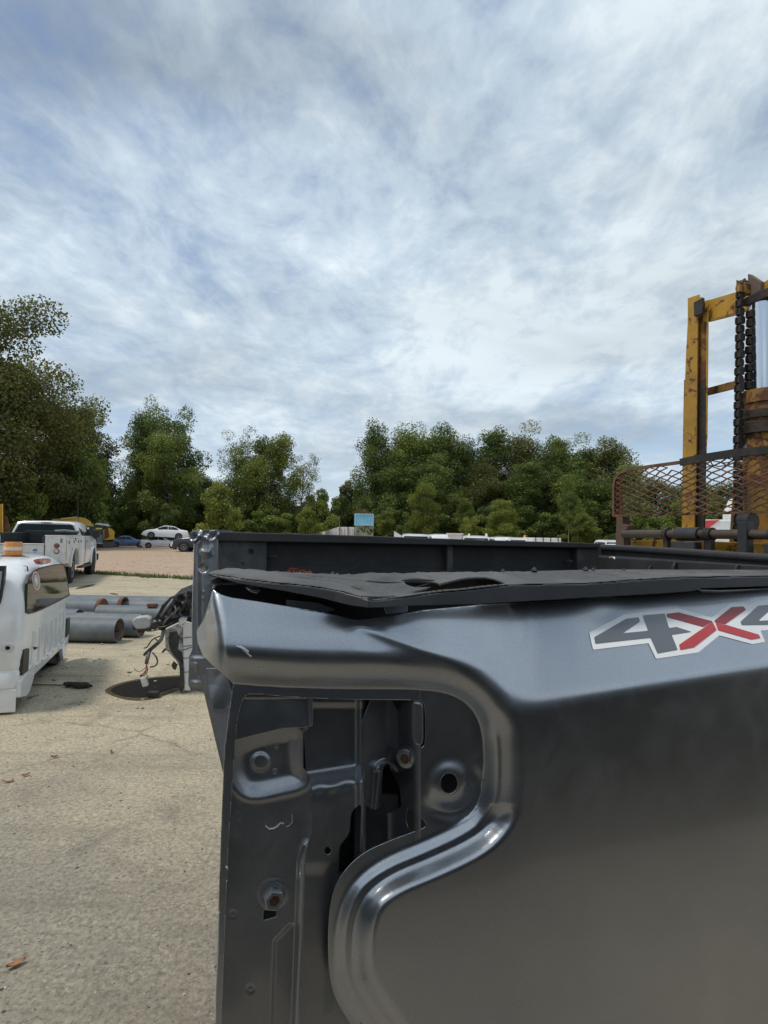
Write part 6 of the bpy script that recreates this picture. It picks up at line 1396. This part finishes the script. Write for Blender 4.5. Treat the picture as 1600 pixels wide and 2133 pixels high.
# unseen black vehicle added close behind the camera to darken reflections in the side panel
mid_ = NP.p + NP.l * 1.9 + NP.n * 2.32
added_suv = car('suv', simple('black_truck_paint', (.012, .012, .013), .25, coat=.6, dirt=(.06, .055, .05), dirt_amt=.3), 'unseen black sport utility vehicle added behind the camera to darken reflections on the grey bed', 'car', (mid_[0], mid_[1], -.16), R(24 - 90), None, 'parked_car', 1.18)

for s_ in (-1, 1):  # added skirts close the gap below, keeping the mirrored view dark
    mb = MB(); mb.box((s_ * .93, 0, .27), (.06, 4.3, .44)); mb.build('added_skirt', BLACK, added_suv, bev=.01)
# ================================================================== the yellow forklift
FK = thing('forklift', 'worn yellow forklift with rusty mesh guard, chains and chrome lift cylinder behind the bed', 'forklift', (3.4, 4.6, 0))
CW = Plane(1.59, 3.6, -70.1)         # carriage plane
MW = Plane(1.59 + .33, 3.6 + .12, -70.1)   # mast plane, a little behind it
Z4 = lambda pts: [(1240 + x / 3.2306, 540 + y / 3.2306) for x, y in pts]
Z6 = lambda pts: [(1280 + x / 5.0, 900 + y / 5.0) for x, y in pts]
# outer mast channel (front flange, web, back flange)
fl_ = prism('mast_channel_flange', MW, Z4([(622, 262), (697, 236), (700, 252), (722, 256), (720, 364), (690, 385), (686, 800), (680, 1330), (668, 1780), (668, 1960), (580, 1960), (588, 1340), (600, 900), (612, 600), (622, 420)]), -0.010, 0.0, YELLOW, FK, bev=0.002)
prism('mast_stop_block', MW, Z4([(662, 290), (722, 258), (720, 364), (664, 385)]), 0.0, 0.02, GREASE, FK, bev=0.002)
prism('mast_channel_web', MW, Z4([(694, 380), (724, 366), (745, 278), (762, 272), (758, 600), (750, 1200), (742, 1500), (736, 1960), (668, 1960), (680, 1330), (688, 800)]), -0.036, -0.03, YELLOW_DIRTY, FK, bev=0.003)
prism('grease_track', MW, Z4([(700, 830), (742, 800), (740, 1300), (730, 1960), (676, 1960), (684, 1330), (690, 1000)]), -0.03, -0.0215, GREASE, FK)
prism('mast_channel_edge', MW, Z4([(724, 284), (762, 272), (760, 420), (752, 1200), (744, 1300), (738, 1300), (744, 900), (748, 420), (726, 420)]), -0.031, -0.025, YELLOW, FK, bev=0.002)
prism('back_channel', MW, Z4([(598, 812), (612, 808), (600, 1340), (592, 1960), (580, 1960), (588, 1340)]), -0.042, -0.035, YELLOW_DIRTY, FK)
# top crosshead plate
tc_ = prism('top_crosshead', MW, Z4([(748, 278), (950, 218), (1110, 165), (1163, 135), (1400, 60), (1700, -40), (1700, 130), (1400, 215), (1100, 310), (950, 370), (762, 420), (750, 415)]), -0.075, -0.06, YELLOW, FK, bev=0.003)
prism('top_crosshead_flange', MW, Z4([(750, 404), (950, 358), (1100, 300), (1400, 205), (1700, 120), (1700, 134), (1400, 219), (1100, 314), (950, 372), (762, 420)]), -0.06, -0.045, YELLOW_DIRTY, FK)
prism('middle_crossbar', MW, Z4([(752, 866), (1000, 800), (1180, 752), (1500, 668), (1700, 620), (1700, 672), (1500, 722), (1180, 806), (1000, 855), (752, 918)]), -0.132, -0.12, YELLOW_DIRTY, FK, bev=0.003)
# chain anchor plates
prism('anchor_plate', MW, Z4([(948, 138), (972, 150), (972, 215), (950, 220)]), -0.05, 0.10, YELLOW_DIRTY, FK, bev=0.002)
prism('anchor_plate', MW, Z4([(1026, 100), (1034, 98), (1114, 150), (1112, 205), (1050, 258), (1030, 250)]), -0.02, 0.012, simple('brown_plate', (0.14, 0.095, 0.075), .7, rust=.3, rust_scale=10), FK, bev=0.002)
prism('crosshead_saddle', MW, Z4([(1000, 262), (1112, 205), (1300, 140), (1300, 200), (1163, 250), (1080, 290), (1000, 320)]), -0.06, 0.035, GREASE, FK, bev=0.006)
# sheave between the plates
mb = MB(); pC = at(MW, *Z4([(1000, 205)])[0], 0.0); mb.lathe(pC + Vector(MW.l) * -0.02, MW.l, [(0, .0001), (0, .035), (0.005, .045), (0.015, .04), (0.035, .04), (.045, .045), (.05, .035), (.05, .0001)], 24)
mb.build('chain_sheave', GREASE, FK, True)
# chains, link by link
def chain(path, name, wpx):
    par = None
    tot = []; 
    P = [at(MW, *Z4([p[:2]])[0], p[2]) for p in path]
    segs = [(P[i], P[i + 1]) for i in range(len(P) - 1)]; pitch = 0.048
    mb = MB(); lx = Vector(MW.l); mid = MB()
    # centre pin strip carries the links
    mb.tube(P, 0.005, 6); par = mb.build(name, GREASE, FK)
    link_me = {}
    for kind in (0, 1):
        m2 = MB(); w = 0.014 if kind == 0 else 0.010
        for sx in (-1, 1):
            ring = []
            for s2 in (-1, 1):
                rr = []
                for k in range(12):
                    a = 2 * math.pi * k / 12; yy = math.copysign(abs(math.cos(a)) ** .6, math.cos(a)) * .0245; xx = math.copysign(abs(math.sin(a)) ** .6, math.sin(a)) * 0.020
                    rr.append(Vector((sx * w + s2 * .0035, xx, yy)))
                ring.append(rr)
            m2.loft(ring)
        m2.tube([(-w - .005, 0, .010), (w + .005, 0, .010)], .006, 8); m2.tube([(-w - .005, 0, -.010), (w + .005, 0, -.010)], .006, 8)
        m2.box((0, 0, 0), (w * 1.9, .024, .034))
        me = mesh_from('chain_link', m2.v, m2.f); me.materials.append(GREASE); link_me[kind] = me
    d_acc = 0.0; i = 0; k = 0
    for (a, b_) in segs:
        Ls = (b_ - a).length; n = int(round(Ls / pitch)); zz_ = (b_ - a).normalized(); yy_ = zz_.cross(lx).normalized(); xx_ = yy_.cross(zz_)
        for j in range(n):
            p = a + (b_ - a) * ((j + .5) / n)
            o = bpy.data.objects.new('chain_link', link_me[k % 2]); COL.objects.link(o); o.parent = par; k += 1
            o.matrix_world = Matrix(((xx_.x, yy_.x, zz_.x, p.x), (xx_.y, yy_.y, zz_.y, p.y), (xx_.z, yy_.z, zz_.z, p.z), (0, 0, 0, 1)))
    return par
chain([(958, 1960, 0.12), (960, 1300, .11), (975, 500, .08), (975, 210, .07), (985, 165, .05), (1005, 150, .0)], 'lift_chain', 45)
chain([(1020, 1120, 0.03), (1040, 700, .03), (1048, 340, .03)], 'lift_chain', 45)
# lift cylinder: chrome rod, barrel, gland rings
cy_x = 1240 + 1150 / 3.2306
def cyl(name, y0_, y1_, rad, mat, h=-0.05, xo=0.0, parent=FK):
    a = at(MW, cy_x + xo, y0_, h); b_ = at(MW, cy_x + xo, y1_, h); b_.x = a.x; b_.y = a.y
    mb = MB(); mb.lathe(a, (0, 0, 1), [(0, .0001), (0, rad)] + [((b_.z - a.z), rad), ((b_.z - a.z), .0001)], 40); return mb.build(name, mat, parent, True)
cyl('chrome_rod', 820, 618, 0.082, CHROME)
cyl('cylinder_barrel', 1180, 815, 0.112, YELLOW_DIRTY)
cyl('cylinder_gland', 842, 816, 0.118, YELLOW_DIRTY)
cyl('cylinder_band', 874, 858, 0.120, GREASE)
cyl('cylinder_band', 905, 884, 0.130, GREASE)
pg = at(MW, cy_x - 42, 912, .02); mb = MB(); mb.lathe(pg, (0, 0, -1), [(0, .0001), (0, .05), (.05, .05), (.05, .03), (.09, .03), (.09, .0001)], 12); mb.build('chain_anchor', GREASE, FK)
mb = MB(); pg = at(MW, cy_x - 34, 938, .03); mb.tube([pg + Vector((0, 0, -.05)), pg + Vector((-.03, 0, .01)), pg + Vector((-.01, 0, .05)), pg + Vector((.04, 0, .06))], .016, 8); mb.build('hose_fitting', STEEL, FK, True)
# second mast member behind and the leaning strut
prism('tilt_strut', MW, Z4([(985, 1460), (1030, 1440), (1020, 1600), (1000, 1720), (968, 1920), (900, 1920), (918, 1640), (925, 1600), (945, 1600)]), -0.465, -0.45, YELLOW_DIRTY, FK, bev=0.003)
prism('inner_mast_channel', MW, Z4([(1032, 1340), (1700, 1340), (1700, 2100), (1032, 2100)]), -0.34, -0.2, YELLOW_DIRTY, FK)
# guard: bent bar frame and expanded metal
gtop = Z6([(0, 600), (5, 520), (15, 478), (60, 425), (130, 395), (220, 378), (430, 348), (700, 312), (860, 275), (1240, 210), (1600, 172), (2100, 120)])
def bar(name, pts, w, th, mat, h=0.0, parent=FK, pl=CW):
    A = [at(pl, x, y, h) for x, y in pts]; mb = MB(); rings = []
    nz = Vector(pl.n)
    for i, p in enumerate(A):
        t_ = (A[min(i + 1, len(A) - 1)] - A[max(i - 1, 0)]).normalized(); s_ = t_.cross(nz).normalized()
        rings.append([p + s_ * w / 2 + nz * th / 2, p - s_ * w / 2 + nz * th / 2, p - s_ * w / 2 - nz * th / 2, p + s_ * w / 2 - nz * th / 2])
    mb.loft(rings); return mb.build(name, mat, parent)
RB_ = simple('rusty_bar', (0.105, 0.06, 0.035), 0.8, var=0.5, scale=9, bumpk=.4, dirt=(0.25, 0.11, 0.04), dirt_amt=.7, dirt_scale=5)
bar('guard_frame', Z6([(0, 880), (0, 600), (5, 520), (20, 478), (60, 432), (130, 400), (220, 380), (430, 350), (700, 314)]), .018, .02, RB_, 0.0)
bar('guard_frame', Z6([(700, 316), (860, 282), (960, 264), (1240, 222), (1600, 188), (2100, 130)]), .040, .03, GREASE, 0.004)
bar('guard_bottom_rail', Z6([(0, 872), (300, 862), (700, 856), (1100, 845), (1600, 832), (2100, 815)]), .012, .02, RB_, 0.0)
prism('guard_side_plate', CW, Z6([(2, 520), (20, 482), (80, 440), (82, 860), (0, 866)]), -0.012, -0.006, simple('rusty_orange_plate', (0.27, 0.11, 0.04), .75, var=.4, scale=8, rust=.42, rust_scale=6), FK)
# mesh laid out in metres on the carriage plane
def guard_mesh():
    u0 = 0; A = at(CW, *Z6([(0, 880)])[0], 0); lx = Vector(CW.l)
    zb = lambda u_: 0
    W_, H_ = 0.088, 0.036          # one diamond
    topP = [at(CW, x, y, 0) for x, y in gtop]; us = [(p - A).dot(lx) for p in topP]; zs = [p.z for p in topP]
    botP = [at(CW, x, y, 0) for x, y in Z6([(0, 868), (700, 856), (1600, 832), (2100, 815)])]; ub = [(p - A).dot(lx) for p in botP]; zbv = [p.z for p in botP]
    V = MB(); r = np.random.default_rng(3)
    um = max(us); z0 = min(zbv) - .05
    nu = int(um / (W_ / 2)) + 2; nz_ = int((max(zs) - z0) / (H_ / 2)) + 2
    def P(i, j):
        u_ = i * W_ / 2; z = z0 + j * H_ / 2 + .004 * math.sin(u_ * 5) + r0[i % 40][j % 40] * .002
        q = A + lx * u_; return Vector((q.x, q.y, z)) + Vector(CW.n) * (.012 * math.sin(u_ * 3) + .006 * (1 if j % 2 else -1)), u_, z
    r0 = r.normal(size=(40, 40)); n_ = Vector(CW.n)
    for i in range(nu):
        for j in range(nz_):
            if (i + j) % 2: continue
            a, ua, za = P(i, j)
            for dj in (-1, 1):
                b_, ub_, zb_ = P(i + 1, j + dj)
                mu, mz = (ua + ub_) / 2, (za + zb_) / 2
                if not (np.interp(mu, ub, zbv) < mz < np.interp(mu, us, zs)) or mu > um or mu < .004: continue
                # torn gap in the top row
                if 0.43 < mu < .62 and mz > np.interp(mu, us, zs) - .045: continue
                t_ = (b_ - a).normalized(); s_ = t_.cross(n_).normalized() * .0026; k = n_ * .004
                V.loft([[a + s_ + k, a - s_ + k, a - s_ - k, a + s_ - k], [b_ + s_ + k, b_ - s_ + k, b_ - s_ - k, b_ + s_ - k]])
    m_ = V.build('guard_mesh', RB_, FK)
    for pts in ([(1000, 300), (1020, 340), (1080, 358), (1160, 350), (1230, 295)], [(1120, 322), (1180, 320), (1230, 300)], [(950, 372), (1020, 345)]):
        mb = MB(); mb.tube([at(CW, x, y, .01) for x, y in Z6(pts)], .0032, 5); mb.build('torn_strand', GREASE, FK)
guard_mesh()
# end bracket, shaft, collars, fork heels, carriage beam
prism('end_bracket', CW, Z6([(18, 880), (85, 880), (85, 960), (135, 970), (136, 1010), (96, 1030), (96, 1400), (2, 1400), (18, 985)]), -0.05, 0.01, simple('scuffed_brown_bracket', (0.10, 0.062, 0.045), .75, rust=.4, rust_scale=10, dirt=(.45, .25, .05), dirt_amt=.25), FK, bev=0.003)
A = at(CW, *Z6([(95, 1060)])[0], 0.02); B = A + Vector(CW.l) * 1.9
mb = MB(); mb.tube([A, B], 0.025, 20); mb.build('fork_shaft', SHAFT, FK, True)
def collar(x, wd, rad, mat, name='shaft_collar'):
    p = at(CW, *Z6([(x, 1062)])[0], 0.02); p.z = A.z; mb = MB(); l_ = Vector(CW.l)
    mb.lathe(p - l_ * wd / 2, l_, [(0, .024), (0, rad), (wd, rad), (wd, .024)], 24)
    mb.box((0, 0, 0), (wd, .03, .22), Matrix.Translation(p + Vector((0, 0, -.12))) @ Matrix.Rotation(math.atan2(l_.y, l_.x), 4, 'Z'))
    return mb.build(name, mat, FK, True)
collar(548, .030, .036, GREASE); collar(988, .045, .036, GREASE)
FORKM = simple('black_fork_steel', (0.028, 0.03, 0.036), .42, .3, bumpk=.15, dirt=(.1, .09, .08), dirt_amt=.35)
def fork(x, wd):
    p = at(CW, *Z6([(x, 1062)])[0], 0.02); p.z = A.z; l_ = Vector(CW.l); f_ = Vector(CW.n); Rz = Matrix.Rotation(math.atan2(l_.y, l_.x), 4, 'Z')
    mb = MB(); mb.lathe(p - l_ * wd / 2, l_, [(0, .024), (0, .038), (wd, .038), (wd, .024)], 24); c = mb.build('fork_collar', FORKM, FK, True)
    zf = 0.86; mb = MB(); zz1 = p.z - .042
    mb.box((0, 0, 0), (wd * 1.08, .055, zz1 - zf), Matrix.Translation(p + f_ * .02 + Vector((0, 0, (zz1 + zf) / 2 - p.z))) @ Rz)
    mb.box((0, 0, 0), (wd, 1.35, .05), Matrix.Translation(p + f_ * .66 + Vector((0, 0, zf + .025 - p.z))) @ Rz); mb.build('fork', FORKM, FK, bev=.006)
fork(775, .150); 
fork(1800, .150)
p = at(CW, *Z6([(1365, 1060)])[0], 0.03); mb = MB(); l_ = Vector(CW.l); mb.box((0, 0, 0), (.052, .05, .46), Matrix.Translation(p + Vector((0, 0, -.17))) @ Matrix.Rotation(math.atan2(l_.y, l_.x), 4, 'Z')); mb.build('centre_plate', FORKM, FK, bev=.004)
mb = MB(); p = at(CW, *Z6([(1388, 930)])[0], 0.0); mb.lathe(p - l_ * .03, l_, [(0, .0001), (0, .045), (.06, .045), (.06, .0001)], 20); mb.build('guide_roller', GREASE, FK, True)
prism('carriage_beam', CW, Z6([(96, 1135), (520, 1120), (1320, 1150), (2200, 1185), (2200, 1520), (96, 1420)]), -0.16, -0.10, simple('chipped_yellow_beam', (0.56, 0.30, 0.02), .5, var=.15, rust=.43, rust_scale=16), FK, bev=0.004)
# body, wheels and overhead guard of the truck behind its mast
l_ = Vector(CW.l); f_ = -Vector(CW.n); base = at(CW, *Z6([(1300, 1062)])[0], 0); base.z = 0
RzF = Matrix.Translation(base + f_ * .3 + l_ * .05) @ Matrix.Rotation(math.atan2(l_.y, l_.x), 4, 'Z')
def lb(name, c, d, mat, bev=.02): 
    mb = MB(); mb.box(c, d, RzF); return mb.build(name, mat, FK, bev=bev)
lb('mast_foot', (0.0, -0.02, .55), (1.0, .16, 1.0), YELLOW_DIRTY, .01)
lb('body', (.62, 1.35, .70), (.85, 1.3, .75), YELLOW); lb('counterweight', (.62, 2.25, .70), (.95, .55, .9), YELLOW, .06)
for xx in (-.42, .62):
    for yy in (.55, 2.0):
        c = RzF @ Vector((xx + (.3 if xx < 0 else .3), yy, .36)); mb = MB(); mb.lathe(c - l_ * .12, l_, [(0, .0001), (0, .2), (0.02, .34), (.05, .36), (.19, .36), (.22, .34), (.24, .2), (.24, .0001)], 24); mb.build('wheel', RUBBER, FK, True)
fix_parent(FK)
